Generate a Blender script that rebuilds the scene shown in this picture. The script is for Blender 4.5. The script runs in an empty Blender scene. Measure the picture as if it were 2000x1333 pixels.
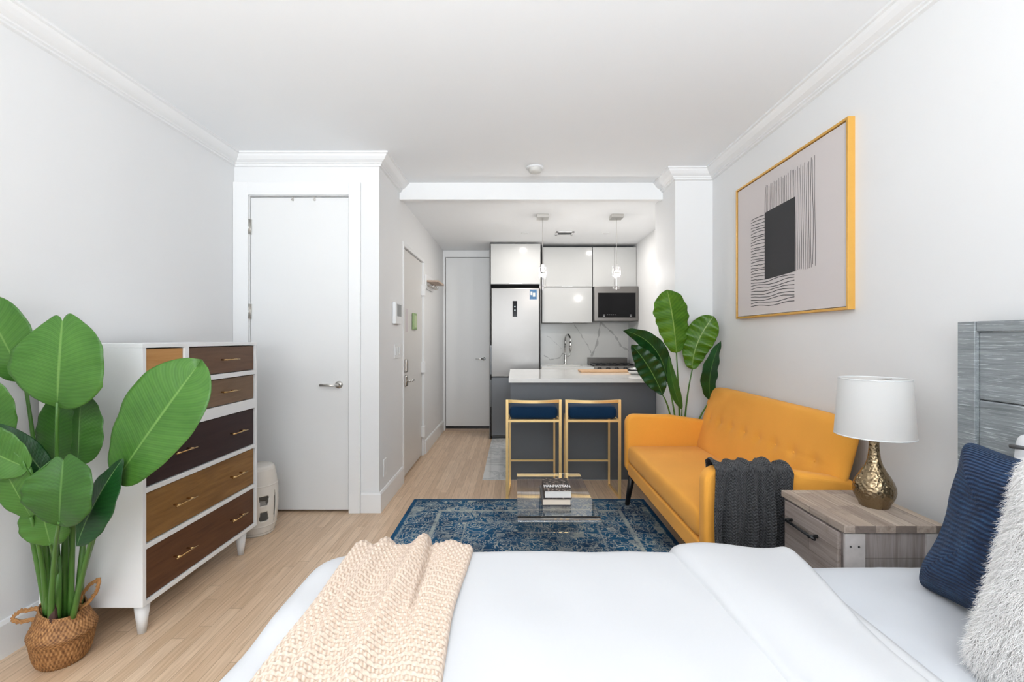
import bpy, bmesh, math, random
from mathutils import Vector, Matrix, noise
R = math.radians
random.seed(7)
S = bpy.context.scene
COL = S.collection

# ------------------------------------------------------------------ camera
cam_d = bpy.data.cameras.new('camera'); cam = bpy.data.objects.new('camera', cam_d); COL.objects.link(cam)
cam.location = (0, 0, 1.3); cam.rotation_euler = (R(90), 0, 0)
cam_d.sensor_width = 36; cam_d.lens = 16.2; cam_d.clip_start = .02
cam_d.shift_x = -.0025; cam_d.shift_y = -.00275
S.camera = cam
# ------------------------------------------------------------------ world, lights, exposure
W = bpy.data.worlds.new('world'); S.world = W; W.use_nodes = True
bg = W.node_tree.nodes['Background']; bg.inputs[0].default_value = (.86, .93, 1, 1); bg.inputs[1].default_value = 1.2
S.view_settings.view_transform = 'Standard'; S.view_settings.look = 'None'
S.view_settings.gamma = 1; S.view_settings.exposure = 0.0; S.view_settings.use_curve_mapping = False
def area(name, loc, rot, sx, sy, power, color=(1, 1, 1), spread=180):
    l = bpy.data.lights.new(name, 'AREA'); l.shape = 'RECTANGLE'; l.size = sx; l.size_y = sy
    l.energy = power; l.color = color; l.spread = R(spread)
    o = bpy.data.objects.new(name, l); COL.objects.link(o); o.location = loc; o.rotation_euler = rot
    return o
# daylight coming through the two windows behind the camera
area('daylight_left', (-1.05, -3.78, 1.52), (R(100), 0, 0), 1.55, 1.9, 33, (.88, .945, 1))
area('daylight_right', (.75, -3.78, 1.52), (R(100), 0, 0), 1.55, 1.9, 33, (.88, .945, 1))

# unseen area light added to brighten the ceiling, in place of a bounced flash
area('bounce_fill', (-.2, -2.0, 1.6), (R(138), 0, 0), 1.4, .9, 150, (.90, .955, 1), 115)

# ------------------------------------------------------------------ helpers
def link(o): COL.objects.link(o); return o
def empty(name, loc):
    o = bpy.data.objects.new(name, None); o.location = loc; o.empty_display_size = .05
    return link(o)
def tag(o, label=None, cat=None, group=None, kind=None):
    if label: o['label'] = label
    if cat: o['category'] = cat
    if group: o['group'] = group
    if kind: o['kind'] = kind
    return o
def wloc(o):
    v = Vector(o.location)
    while o.parent: o = o.parent; v += Vector(o.location)
    return v
class MB:
    """collects geometry in world coordinates, builds ONE mesh object"""
    def __init__(s): s.v = []; s.f = []; s.mi = []; s.uv = {}; s.cur = 0; s.sm = []; s.smooth = False
    def face(s, idx): s.f.append(tuple(idx)); s.mi.append(s.cur); s.sm.append(s.smooth)
    def box(s, x0, x1, y0, y1, z0, z1):
        b = len(s.v)
        s.v += [(x, y, z) for z in (z0, z1) for y in (y0, y1) for x in (x0, x1)]
        for f in ((0,2,3,1),(4,5,7,6),(0,1,5,4),(2,6,7,3),(0,4,6,2),(1,3,7,5)): s.face([b+i for i in f])
        return s
    def hexa(s, pts):     # 8 points, bottom 4 (ccw) then top 4
        b = len(s.v); s.v += [tuple(p) for p in pts]
        for f in ((0,3,2,1),(4,5,6,7),(0,1,5,4),(1,2,6,5),(2,3,7,6),(3,0,4,7)): s.face([b+i for i in f])
        return s
    def tube(s, pts, r, n=10, caps=True, closed=False):
        pts = [Vector(p) for p in pts]; m = len(pts)
        rs = r if isinstance(r, (list, tuple)) else [r]*m
        b = len(s.v); up = None; old = s.smooth; s.smooth = True
        for i, p in enumerate(pts):
            if closed: t = pts[(i+1) % m]-pts[i-1]
            else: t = pts[min(i+1, m-1)]-pts[max(i-1, 0)]
            if t.length < 1e-9: t = Vector((0,0,1))
            t.normalize()
            if up is None:
                up = Vector((0,0,1)) if abs(t.z) < .9 else Vector((1,0,0))
            a = up - t*up.dot(t)
            if a.length < 1e-6: a = t.orthogonal()
            a.normalize(); up = a; c = t.cross(a)
            for k in range(n):
                q = 2*math.pi*k/n
                s.v.append(tuple(p + (a*math.cos(q)+c*math.sin(q))*rs[i]))
        for i in range(m if closed else m-1):
            j = (i+1) % m
            for k in range(n):
                k2 = (k+1) % n
                s.face((b+i*n+k, b+i*n+k2, b+j*n+k2, b+j*n+k))
        s.smooth = False
        if caps and not closed:
            s.face([b+k for k in range(n)][::-1]); s.face([b+(m-1)*n+k for k in range(n)])
        s.smooth = old
        return s
    def lathe(s, prof, c, n=32, axis='z'):
        b = len(s.v); old = s.smooth; s.smooth = True
        def put(r, h, q):
            a, d = r*math.cos(q), r*math.sin(q)
            if axis == 'z': return (c[0]+a, c[1]+d, c[2]+h)
            if axis == 'y': return (c[0]+a, c[1]+h, c[2]+d)
            return (c[0]+h, c[1]+a, c[2]+d)
        for r, h in prof:
            for k in range(n): s.v.append(put(max(r, 1e-5), h, 2*math.pi*k/n))
        for i in range(len(prof)-1):
            for k in range(n):
                k2 = (k+1) % n
                s.face((b+i*n+k, b+i*n+k2, b+(i+1)*n+k2, b+(i+1)*n+k))
        s.smooth = old
        return s
    def grid(s, fn, nu, nv, loop=False, smooth=True):
        b = len(s.v); old = s.smooth; s.smooth = smooth
        for j in range(nv+1):
            for i in range(nu+1):
                u, v = i/nu, j/nv
                s.uv[len(s.v)] = (u, v); s.v.append(tuple(fn(u, v)))
        for j in range(nv):
            for i in range(nu):
                a = b+j*(nu+1)+i
                s.face((a, a+1, a+nu+2, a+nu+1))
        s.smooth = old
        return s
    def cushion(s, C, A, B, N, ha, hb, th, n=5., m=4., pw=.5, nu=36, nv=36, pinch=0., back=1., fn=None):
        C, A, B, N = map(Vector, (C, A, B, N)); old = s.smooth
        def mk(sgn):
            def f(u, v):
                u = math.sin((u*2-1)*math.pi/2); v = math.sin((v*2-1)*math.pi/2)
                r = max(abs(u), abs(v)); L = (abs(u)**n+abs(v)**n)**(1/n) or 1
                a, b_ = u/L*r, v/L*r
                a2 = a*(1-pinch*(1-b_*b_)); b2 = b_*(1-pinch*(1-a*a))
                t = th*max(0, 1-r**m)**pw
                d = fn(a, b_, sgn) if fn else 0
                e = (1-r**8)
                return C + A*(ha*a2) + B*(hb*b2) + N*(sgn*t*(back if sgn < 0 else 1) + d*e)
            return f
        s.grid(mk(1), nu, nv); s.grid(mk(-1), nu, nv)
        return s
    def build(s, name, mats, parent=None, loc=None, bevel=0, seg=2, merge=False, subsurf=0, solid=0):
        me = bpy.data.meshes.new(name)
        o = bpy.data.objects.new(name, me)
        if parent is not None: off = wloc(parent)
        elif loc is not None: off = Vector(loc); o.location = loc
        else: off = Vector((0,0,0))
        me.from_pydata([tuple(Vector(v)-off) for v in s.v], [], s.f)
        if not isinstance(mats, (list, tuple)): mats = [mats]
        for m in mats: me.materials.append(m)
        me.polygons.foreach_set('material_index', s.mi); me.polygons.foreach_set('use_smooth', s.sm)
        if s.uv:
            ul = me.uv_layers.new(name='UVMap')
            for lp in me.loops: ul.data[lp.index].uv = s.uv.get(lp.vertex_index, (0, 0))
        bm = bmesh.new(); bm.from_mesh(me)
        if merge: bmesh.ops.remove_doubles(bm, verts=bm.verts, dist=1e-5)
        bmesh.ops.recalc_face_normals(bm, faces=bm.faces); bm.to_mesh(me); bm.free()
        me.update(); link(o)
        if parent is not None: o.parent = parent
        if bevel:
            b = o.modifiers.new('bevel', 'BEVEL'); b.width = bevel; b.segments = seg; b.limit_method = 'ANGLE'; b.angle_limit = R(40)
        if solid:
            b = o.modifiers.new('solid', 'SOLIDIFY'); b.thickness = solid; b.offset = 0
        if subsurf:
            b = o.modifiers.new('sub', 'SUBSURF'); b.levels = subsurf; b.render_levels = subsurf
        return o
def bx(*a): return MB().box(*a)
def sweep(mb, path, prof):
    """profile (offset to the right of travel, z) along a 2-D path with mitres"""
    P = [Vector(p) for p in path]; rows = []
    for i, p in enumerate(P):
        ds = []
        if i > 0: ds.append((P[i]-P[i-1]).normalized())
        if i < len(P)-1: ds.append((P[i+1]-P[i]).normalized())
        ns = [Vector((d.y, -d.x)) for d in ds]
        if len(ns) == 1: mt = ns[0]
        else: mt = (ns[0]+ns[1]); mt = mt/ (mt.dot(ns[0]))
        rows.append([(p.x+mt.x*o, p.y+mt.y*o, z) for o, z in prof])
    b = len(mb.v); n = len(prof)
    for r in rows: mb.v += r
    for i in range(len(rows)-1):
        for k in range(n):
            k2 = (k+1) % n
            mb.face((b+i*n+k, b+i*n+k2, b+(i+1)*n+k2, b+(i+1)*n+k))
    mb.face([b+k for k in range(n)]); mb.face([b+(len(rows)-1)*n+k for k in range(n)][::-1])
    return mb
def copy_tree(o, parent=None):
    c = o.copy(); COL.objects.link(c); c.parent = parent
    for ch in [x for x in bpy.data.objects if x.parent == o]: copy_tree(ch, c)
    return c
def at(px, py, D): return Vector(((px-1005)*D/900, D, 1.3-(py-661)*D/900))   # a photo measurement at distance D from the lens
def lerp(a, b, t): return a+(b-a)*t
def sst(a, b, x):
    t = min(1, max(0, (x-a)/(b-a))); return t*t*(3-2*t)

# ------------------------------------------------------------------ materials
class NT:
    def __init__(s, name):
        s.m = bpy.data.materials.new(name); s.m.use_nodes = True; s.t = s.m.node_tree
        s.p = s.t.nodes['Principled BSDF']; s.out = s.t.nodes['Material Output']
    def n(s, typ, **k):
        nd = s.t.nodes.new(typ)
        for a, b in k.items():
            if a.startswith('i_'):
                key = a[2:]; key = int(key) if key.isdigit() else key.replace('_', ' ')
                nd.inputs[key].default_value = b
            else: setattr(nd, a, b)
        return nd
    def l(s, a, b): s.t.links.new(a, b)
    def coord(s, kind='Object', scale=(1,1,1), rot=(0,0,0), loc=(0,0,0)):
        c = s.n('ShaderNodeTexCoord'); m = s.n('ShaderNodeMapping')
        m.inputs['Scale'].default_value = scale; m.inputs['Rotation'].default_value = rot; m.inputs['Location'].default_value = loc
        s.l(c.outputs[kind], m.inputs[0]); return m.outputs[0]
    def noise(s, vec, scale=5, detail=4, rough=.5, dist=0):
        nd = s.n('ShaderNodeTexNoise'); nd.inputs['Scale'].default_value = scale; nd.inputs['Detail'].default_value = detail
        nd.inputs['Roughness'].default_value = rough; nd.inputs['Distortion'].default_value = dist
        if vec: s.l(vec, nd.inputs['Vector'])
        return nd.outputs['Fac']
    def ramp(s, fac, stops, interp='LINEAR'):
        nd = s.n('ShaderNodeValToRGB'); cr = nd.color_ramp; cr.interpolation = interp
        while len(cr.elements) < len(stops): cr.elements.new(.5)
        for e, (p, c) in zip(cr.elements, stops):
            e.position = p; e.color = (*c, 1) if len(c) == 3 else c
        s.l(fac, nd.inputs[0]); return nd.outputs[0]
    def mix(s, f, a, b, mode='MIX'):
        nd = s.n('ShaderNodeMix', data_type='RGBA', blend_type=mode)
        for sk, v in ((nd.inputs[0], f), (nd.inputs[6], a), (nd.inputs[7], b)):
            if hasattr(v, 'links'): s.l(v, sk)
            elif isinstance(v, (int, float)): sk.default_value = v
            else: sk.default_value = (*v, 1)
        return nd.outputs[2]
    def math(s, op, a, b=None):
        nd = s.n('ShaderNodeMath', operation=op)
        for sk, v in ((nd.inputs[0], a), (nd.inputs[1], b)):
            if v is None: continue
            if hasattr(v, 'links'): s.l(v, sk)
            else: sk.default_value = v
        return nd.outputs[0]
    def bump(s, h, strength=.3, dist=.01):
        nd = s.n('ShaderNodeBump'); nd.inputs['Strength'].default_value = strength; nd.inputs['Distance'].default_value = dist
        s.l(h, nd.inputs['Height']); s.l(nd.outputs[0], s.p.inputs['Normal'])
    def base(s, c):
        if hasattr(c, 'links'): s.l(c, s.p.inputs['Base Color'])
        else: s.p.inputs['Base Color'].default_value = (*c, 1)
    def rough(s, r):
        if hasattr(r, 'links'): s.l(r, s.p.inputs['Roughness'])
        else: s.p.inputs['Roughness'].default_value = r
def plain(name, c, rough=.5, metal=0, spec=None, var=.03, vscale=3, bump=0, bscale=200, trans=0, ior=None, coat=0, sheen=0):
    m = NT(name); v = m.coord()
    if var and not trans:
        nz = m.noise(v, vscale, 3)
        m.base(m.mix(nz, tuple(x*(1-var) for x in c), tuple(min(1, x*(1+var)) for x in c)))
    else: m.base(c)
    m.rough(rough); m.p.inputs['Metallic'].default_value = metal
    if spec is not None: m.p.inputs['Specular IOR Level'].default_value = spec
    if trans: m.p.inputs['Transmission Weight'].default_value = trans
    if ior: m.p.inputs['IOR'].default_value = ior
    if coat: m.p.inputs['Coat Weight'].default_value = coat; m.p.inputs['Coat Roughness'].default_value = .05
    if sheen: m.p.inputs['Sheen Weight'].default_value = sheen
    if bump: m.bump(m.noise(v, bscale, 3), bump, .003)
    return m.m
def wood(name, c0, c1, axis='y', scale=1., rough=.45, coat=0, contrast=1., fine=1.):
    m = NT(name); sc = {'x': (1.2, 14, 14), 'y': (14, 1.2, 14), 'z': (14, 14, 1.2)}[axis]
    v = m.coord(scale=tuple(a*scale for a in sc))
    a = m.noise(v, 1.6, 5, .6, 1.2); b = m.noise(v, 7*fine, 4, .6)
    f = m.math('ADD', m.math('MULTIPLY', a, .7), m.math('MULTIPLY', b, .3))
    m.base(m.ramp(f, [(.5-.22/contrast, c0), (.5+.22/contrast, c1)]))
    m.rough(rough); m.p.inputs['Specular IOR Level'].default_value = .25; m.bump(b, .08, .002)
    if coat: m.p.inputs['Coat Weight'].default_value = coat; m.p.inputs['Coat Roughness'].default_value = .12
    return m.m
def m_floor():
    m = NT('oak_strip_floor'); v = m.coord(); sp = m.n('ShaderNodeSeparateXYZ'); m.l(v, sp.inputs[0])
    row = m.math('FLOOR', m.math('DIVIDE', sp.outputs[0], .057)); wn = m.n('ShaderNodeTexWhiteNoise', noise_dimensions='1D'); m.l(row, wn.inputs['W'])
    cb = m.n('ShaderNodeCombineXYZ'); m.l(m.math('ADD', sp.outputs[1], m.math('MULTIPLY', wn.outputs['Value'], 5.7)), cb.inputs[0]); m.l(sp.outputs[0], cb.inputs[1])
    br = m.n('ShaderNodeTexBrick'); m.l(cb.outputs[0], br.inputs['Vector'])
    br.offset = 0; br.inputs['Scale'].default_value = 1; br.inputs['Brick Width'].default_value = .95; br.inputs['Row Height'].default_value = .057
    br.inputs['Mortar Size'].default_value = .0012; br.inputs['Mortar Smooth'].default_value = .3; br.inputs['Bias'].default_value = 0
    br.inputs['Color1'].default_value = (.0, .0, .0, 1); br.inputs['Color2'].default_value = (1, 1, 1, 1); br.inputs['Mortar'].default_value = (.5, .5, .5, 1)
    tone = m.ramp(br.outputs['Color'], [(0, (.60, .43, .285)), (.5, (.68, .50, .345)), (1, (.73, .555, .395))])
    g = m.noise(m.coord(scale=(60, 3, 1)), 1.5, 5, .6, .6)
    grain = m.ramp(g, [(.3, (.80, .74, .68)), (.62, (1.04, 1.03, 1.02))])
    c = m.mix(1, tone, grain, 'MULTIPLY')
    big = m.noise(m.coord(scale=(18, 2.2, 1)), 1.2, 3, .6)
    c = m.mix(m.ramp(big, [(.62, (0, 0, 0)), (.78, (.55, .55, .55))]), c, (.50, .33, .20))
    c = m.mix(m.math('MULTIPLY', br.outputs['Fac'], .8), c, (.28, .18, .11))
    m.base(c); m.rough(.33); m.bump(m.math('SUBTRACT', g, m.math('MULTIPLY', br.outputs['Fac'], 1.5)), .12, .002)
    return m.m
def m_tile():
    m = NT('grey_marble_tile'); v = m.coord()
    br = m.n('ShaderNodeTexBrick'); m.l(v, br.inputs['Vector']); br.offset = 0
    br.inputs['Brick Width'].default_value = .3; br.inputs['Row Height'].default_value = .6; br.inputs['Scale'].default_value = 1
    br.inputs['Mortar Size'].default_value = .003
    nz = m.noise(v, 3, 6, .6, 1.5)
    c = m.ramp(nz, [(.40, (.72, .72, .70)), (.5, (.52, .53, .53)), (.54, (.74, .74, .72))])
    m.base(m.mix(br.outputs['Fac'], c, (.36, .36, .36))); m.rough(.08); return m.m
def m_rug():
    m = NT('distressed_blue_rug'); v = m.coord()
    sep = m.n('ShaderNodeSeparateXYZ'); m.l(v, sep.inputs[0])
    dn = m.n('ShaderNodeTexNoise'); dn.inputs['Scale'].default_value = 11; m.l(v, dn.inputs['Vector'])
    vv = m.n('ShaderNodeVectorMath', operation='MULTIPLY_ADD'); m.l(dn.outputs['Color'], vv.inputs[0]); vv.inputs[1].default_value = (.07, .07, 0); m.l(v, vv.inputs[2])
    vo = m.n('ShaderNodeTexVoronoi', feature='F1', distance='CHEBYCHEV'); vo.inputs['Scale'].default_value = 10.5; vo.inputs['Randomness'].default_value = .7; m.l(vv.outputs[0], vo.inputs['Vector'])
    l1 = m.ramp(vo.outputs['Distance'], [(.06, (1, 1, 1)), (.10, (0, 0, 0)), (.20, (0, 0, 0)), (.23, (1, 1, 1)), (.28, (0, 0, 0)), (.40, (0, 0, 0)), (.43, (.9, .9, .9)), (.48, (0, 0, 0))])
    rn = m.noise(vv.outputs[0], 19, 1.5, .4, .5)
    l2 = m.ramp(rn, [(.478, (0, 0, 0)), (.488, (1, 1, 1)), (.512, (1, 1, 1)), (.522, (0, 0, 0)), (.60, (0, 0, 0)), (.615, (.9, .9, .9)), (.64, (.9, .9, .9)), (.655, (0, 0, 0))])
    wear = m.noise(v, 45, 4, .7); wear2 = m.noise(v, 3.2, 4, .6)
    pat = m.math('MAXIMUM', l1, l2)
    # border stripes at fixed distances from the rug's edges (object origin at rug centre)
    ax = m.math('ABSOLUTE', sep.outputs[0]); ay = m.math('ABSOLUTE', sep.outputs[1])
    dx = m.math('SUBTRACT', .92, ax); dy = m.math('SUBTRACT', 1.35, ay); d = m.math('MINIMUM', dx, dy)
    bl = m.ramp(d, [(0, (0, 0, 0)), (.035, (0, 0, 0)), (.04, (.7, .7, .7)), (.05, (0, 0, 0)), (.235, (0, 0, 0)), (.242, (.9, .9, .9)), (.262, (.9, .9, .9)), (.27, (0, 0, 0)), (.46, (0, 0, 0)), (.465, (.8, .8, .8)), (.475, (0, 0, 0))])
    pat = m.math('MAXIMUM', pat, bl)
    edge = m.ramp(d, [(.028, (0, 0, 0)), (.034, (1, 1, 1))])
    pat = m.math('MULTIPLY', pat, edge)
    pat = m.math('MULTIPLY', pat, m.ramp(wear, [(.34, (.15, .15, .15)), (.46, (1, 1, 1))]))
    pat = m.math('MULTIPLY', pat, m.ramp(wear2, [(.3, (.45, .45, .45)), (.6, (1, 1, 1))]))
    blue = m.ramp(wear2, [(.35, (.012, .035, .085)), (.62, (.018, .105, .22))])
    blue = m.mix(m.ramp(wear, [(.52, (0, 0, 0)), (.8, (.35, .35, .35))]), blue, (.16, .30, .40))
    light = m.mix(m.noise(v, 7, 2), (.42, .48, .45), (.56, .56, .50))
    m.base(m.mix(pat, blue, light)); m.rough(.95); m.p.inputs['Specular IOR Level'].default_value = .1
    m.bump(m.noise(v, 380, 2), .5, .003); return m.m
def m_fabric(name, c, sc=900, rough=.9, bump=.35, var=.06, sheen=.15):
    m = NT(name); v = m.coord()
    a = m.noise(v, sc, 2, .6); b = m.noise(v, 4, 3)
    lo = tuple(x*(1-var*1.6) for x in c); hi = tuple(min(1, x*(1+var)) for x in c)
    f = m.math('ADD', m.math('MULTIPLY', a, .65), m.math('MULTIPLY', b, .35))
    m.base(m.ramp(f, [(.35, lo), (.65, hi)])); m.rough(rough); m.p.inputs['Specular IOR Level'].default_value = .15
    m.p.inputs['Sheen Weight'].default_value = sheen
    m.bump(a, bump, .0015); return m.m
def m_leaf(name, c0, c1, under, vein):
    m = NT(name); c = m.n('ShaderNodeTexCoord'); sep = m.n('ShaderNodeSeparateXYZ'); m.l(c.outputs['UV'], sep.inputs[0])
    au = m.math('ABSOLUTE', m.math('SUBTRACT', sep.outputs[0], .5))
    ph = m.math('SUBTRACT', sep.outputs[1], m.math('MULTIPLY', au, .30))
    st = m.math('SINE', m.math('MULTIPLY', ph, 330)); st2 = m.math('SINE', m.math('ADD', m.math('MULTIPLY', ph, 117), m.math('MULTIPLY', m.noise(m.coord(), 9, 2), 9)))
    f = m.math('ADD', m.math('MULTIPLY', st, .07), m.math('MULTIPLY', st2, .07))
    nz = m.noise(m.coord(), 6, 3)
    f = m.math('ADD', f, nz)
    col = m.ramp(f, [(.25, c0), (.8, c1)])
    mid = m.ramp(au, [(.008, (1, 1, 1)), (.02, (0, 0, 0))])
    col = m.mix(mid, col, vein)
    geo = m.n('ShaderNodeNewGeometry')
    col = m.mix(m.math('MULTIPLY', geo.outputs['Backfacing'], .75), col, under)
    m.base(col); m.rough(.33); m.p.inputs['Specular IOR Level'].default_value = .4
    m.bump(m.math('ADD', st, m.math('MULTIPLY', st2, 1.2)), .15, .001)
    tr = m.n('ShaderNodeBsdfTranslucent'); m.l(col, tr.inputs[0]); mx = m.n('ShaderNodeMixShader', i_0=.15)
    m.l(m.p.outputs[0], mx.inputs[1]); m.l(tr.outputs[0], mx.inputs[2]); m.l(mx.outputs[0], m.out.inputs[0])
    return m.m
def m_basket():
    m = NT('seagrass_weave'); v = m.coord()
    c = m.n('ShaderNodeTexCoord'); sep = m.n('ShaderNodeSeparateXYZ'); m.l(c.outputs['UV'], sep.inputs[0])
    a = m.math('SINE', m.math('MULTIPLY', sep.outputs[0], 2*math.pi*46)); b = m.math('SINE', m.math('MULTIPLY', sep.outputs[1], 2*math.pi*13))
    w = m.math('MULTIPLY', a, b); nz = m.noise(v, 60, 4, .7)
    f = m.math('ADD', m.math('MULTIPLY', w, .18), nz)
    m.base(m.ramp(f, [(.3, (.14, .055, .016)), (.5, (.30, .135, .042)), (.75, (.50, .26, .10))])); m.rough(.6)
    m.bump(f, .9, .004); return m.m
def m_plank(name, tones, axis, pw, pl, sep_i=(0, 1), rough=.6, rot=(0,0,0)):
    m = NT(name); v = m.coord(rot=rot); br = m.n('ShaderNodeTexBrick'); m.l(v, br.inputs['Vector']); br.offset = .43
    br.inputs['Scale'].default_value = 1; br.inputs['Brick Width'].default_value = pl; br.inputs['Row Height'].default_value = pw
    br.inputs['Mortar Size'].default_value = .0012; br.inputs['Color1'].default_value = (0, 0, 0, 1); br.inputs['Color2'].default_value = (1, 1, 1, 1)
    tone = m.ramp(br.outputs['Color'], [(i/(len(tones)-1), t) for i, t in enumerate(tones)])
    sc = {'x': (2, 40, 40), 'y': (40, 2, 40), 'z': (40, 40, 2)}[axis]
    g = m.noise(m.coord(scale=sc), 1.5, 6, .65, .7); k = m.noise(m.coord(), 9, 4, .6, .5)
    c = m.mix(1, tone, m.ramp(g, [(.3, (.62, .58, .56)), (.6, (1.05, 1.04, 1.03))]), 'MULTIPLY')
    c = m.mix(m.ramp(k, [(.62, (0, 0, 0)), (.72, (.5, .5, .5))]), c, (.20, .16, .13))
    c = m.mix(m.math('MULTIPLY', br.outputs['Fac'], .6), c, (.16, .13, .11))
    m.base(c); m.rough(rough); m.bump(g, .2, .003); return m.m
def m_headboard():
    m = NT('whitewashed_grey_wood'); v = m.coord(scale=(14, 1.3, 30))
    a = m.noise(v, 2.2, 6, .7, .9); b = m.noise(m.coord(scale=(10, 3.5, 80)), 3, 5, .7)
    c = m.ramp(a, [(.3, (.13, .145, .15)), (.5, (.24, .26, .27)), (.68, (.33, .35, .36))])
    c = m.mix(m.ramp(b, [(.56, (0, 0, 0)), (.68, (.9, .9, .9))]), c, (.66, .70, .72))
    k = m.noise(m.coord(), 5, 2); c = m.mix(m.ramp(k, [(.70, (0, 0, 0)), (.8, (.7, .7, .7))]), c, (.28, .25, .15))
    m.base(c); m.rough(.6); m.bump(m.math('ADD', a, b), .4, .003); return m.m
def m_steel(name, c=(.62, .62, .62), rough=.22, axis=(1, 1, 160)):
    m = NT(name); v = m.coord(scale=axis); n = m.noise(v, 6, 3)
    m.base(c); m.p.inputs['Metallic'].default_value = 1
    m.rough(m.math('ADD', m.math('MULTIPLY', n, .12), rough-.06)); return m.m
def m_corduroy():
    m = NT('navy_ribbed_chenille'); v = m.coord(); sep = m.n('ShaderNodeSeparateXYZ'); m.l(m.coord('UV'), sep.inputs[0])
    w = m.math('SINE', m.math('ADD', m.math('MULTIPLY', sep.outputs[1], 2*math.pi*52), m.math('MULTIPLY', m.noise(v, 9, 4, .6), 11)))
    n = m.noise(v, 26, 4, .7)
    f = m.math('ADD', m.math('MULTIPLY', w, .2), n)
    m.base(m.ramp(f, [(.28, (.002, .008, .030)), (.58, (.005, .024, .075)), (.85, (.02, .065, .15))])); m.rough(.85)
    m.p.inputs['Sheen Weight'].default_value = .12; m.p.inputs['Sheen Tint'].default_value = (.3, .5, .9, 1)
    m.bump(m.math('ADD', w, n), .8, .004); return m.m
def m_knit(name, c0, c1, nu, nv, bump=.8, dist=.004):
    m = NT(name); sep = m.n('ShaderNodeSeparateXYZ'); m.l(m.coord('UV'), sep.inputs[0])
    a = m.math('MULTIPLY', sep.outputs[0], 2*math.pi*nu); b = m.math('MULTIPLY', sep.outputs[1], 2*math.pi*nv)
    k = m.math('SINE', m.math('ADD', b, m.math('MULTIPLY', m.math('SINE', a), 1.8)))
    k = m.math('MULTIPLY', m.math('ADD', k, m.math('ABSOLUTE', m.math('SINE', a))), .5)
    n = m.noise(m.coord(), 150, 3, .6)
    f = m.math('ADD', m.math('MULTIPLY', k, .4), m.math('MULTIPLY', n, .8))
    m.base(m.ramp(f, [(.2, c0), (.8, c1)])); m.rough(.95); m.p.inputs['Specular IOR Level'].default_value = .1
    m.p.inputs['Sheen Weight'].default_value = .15
    m.bump(m.math('ADD', k, m.math('MULTIPLY', n, .5)), bump, dist); return m.m
M = {}
M['wall'] = plain('white_wall_paint', (.80, .80, .80), .6, spec=.3, var=.01)
M['ceil'] = plain('white_ceiling_paint', (.925, .94, .955), .7, spec=.2, var=.008)
M['trim'] = plain('white_trim_paint', (.84, .84, .84), .35, spec=.4, var=.008)
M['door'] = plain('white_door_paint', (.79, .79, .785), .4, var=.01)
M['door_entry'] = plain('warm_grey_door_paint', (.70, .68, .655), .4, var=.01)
M['floor'] = m_floor(); M['tile'] = m_tile(); M['rug'] = m_rug()
M['white'] = plain('white_lacquer', (.78, .785, .79), .35, var=.01)
M['gloss'] = plain('glossy_white_laminate', (.50, .50, .492), .13, var=.008, spec=.25)
M['carcass'] = plain('dark_carcass_edge', (.09, .09, .09), .4)
M['grey'] = plain('slate_grey_panel', (.115, .125, .138), .38, var=.03)
M['quartz'] = plain('white_quartz', (.84, .83, .80), .07, var=.03, vscale=6)
M['splash'] = plain('marble_splash', (.74, .735, .71), .12, var=.03, vscale=5)
M['vein'] = plain('grey_marble_vein', (.50, .495, .48), .12, var=.15, vscale=30)
M['steel'] = m_steel('brushed_steel', (.19, .181, .172), .34)
M['steel_dark'] = m_steel('shaded_steel_drawer', (.13, .133, .138), .36)  # darker copy of the brushed steel, shade put into its base colour
M['chrome'] = plain('chrome', (.75, .75, .75), .07, 1, var=0)
M['nickel'] = plain('satin_nickel', (.60, .58, .55), .28, 1, var=0)
M['black'] = plain('black_plastic', (.012, .012, .013), .3, var=0)
M['blackglass'] = plain('black_glass', (.006, .006, .007), .08, var=0, spec=.15)
M['gold'] = plain('brushed_gold', (.95, .67, .30), .36, .55, var=.04)
M['goldpaint'] = plain('gold_frame_finish', (.72, .40, .085), .35, .35, var=.06, vscale=20)
M['brass'] = plain('thin_brass', (.60, .40, .18), .25, 1, var=0)
M['navyv'] = m_fabric('navy_velvet', (.003, .028, .075), 500, .75, .2, .1, .05)
M['orange'] = m_fabric('marigold_linen', (.93, .42, .065), 700, .9, .35, .05, .1)
M['blackwood'] = plain('black_leg_lacquer', (.012, .011, .011), .35, var=0)
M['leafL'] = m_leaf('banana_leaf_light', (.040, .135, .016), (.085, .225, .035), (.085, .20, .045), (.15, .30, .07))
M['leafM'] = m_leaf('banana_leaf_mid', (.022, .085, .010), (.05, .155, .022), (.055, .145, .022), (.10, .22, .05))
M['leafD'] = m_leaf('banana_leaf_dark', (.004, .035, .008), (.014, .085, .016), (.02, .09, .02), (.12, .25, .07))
M['leafG'] = m_leaf('banana_leaf_bright', (.035, .13, .005), (.13, .27, .016), (.10, .22, .02), (.26, .38, .09))
M['stem'] = plain('green_stem', (.06, .16, .025), .4, var=.25, vscale=14)
M['sheath'] = plain('brown_sheath', (.06, .028, .025), .5, var=.3, vscale=12)
M['basket'] = m_basket(); M['soil'] = plain('dark_soil', (.02, .012, .01), .95, var=.4, vscale=80)
M['fringe'] = plain('seagrass_braid', (.36, .17, .055), .7, var=.4, vscale=90, bump=1, bscale=120)
M['duvet'] = plain('white_cotton_duvet', (.615, .617, .63), .85, spec=.1, var=.008, bump=.05, bscale=500)
M['sheet'] = plain('pale_grey_white_sheet', (.60, .615, .645), .85, spec=.1, var=.012)
M['fur'] = plain('white_faux_fur', (.93, .905, .885), .98, spec=.02, var=.03, vscale=20, bump=.35, bscale=130, sheen=.3)
M['pillow'] = plain('white_pillow_cotton', (.85, .86, .88), .9, spec=.1, var=.01)
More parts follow.
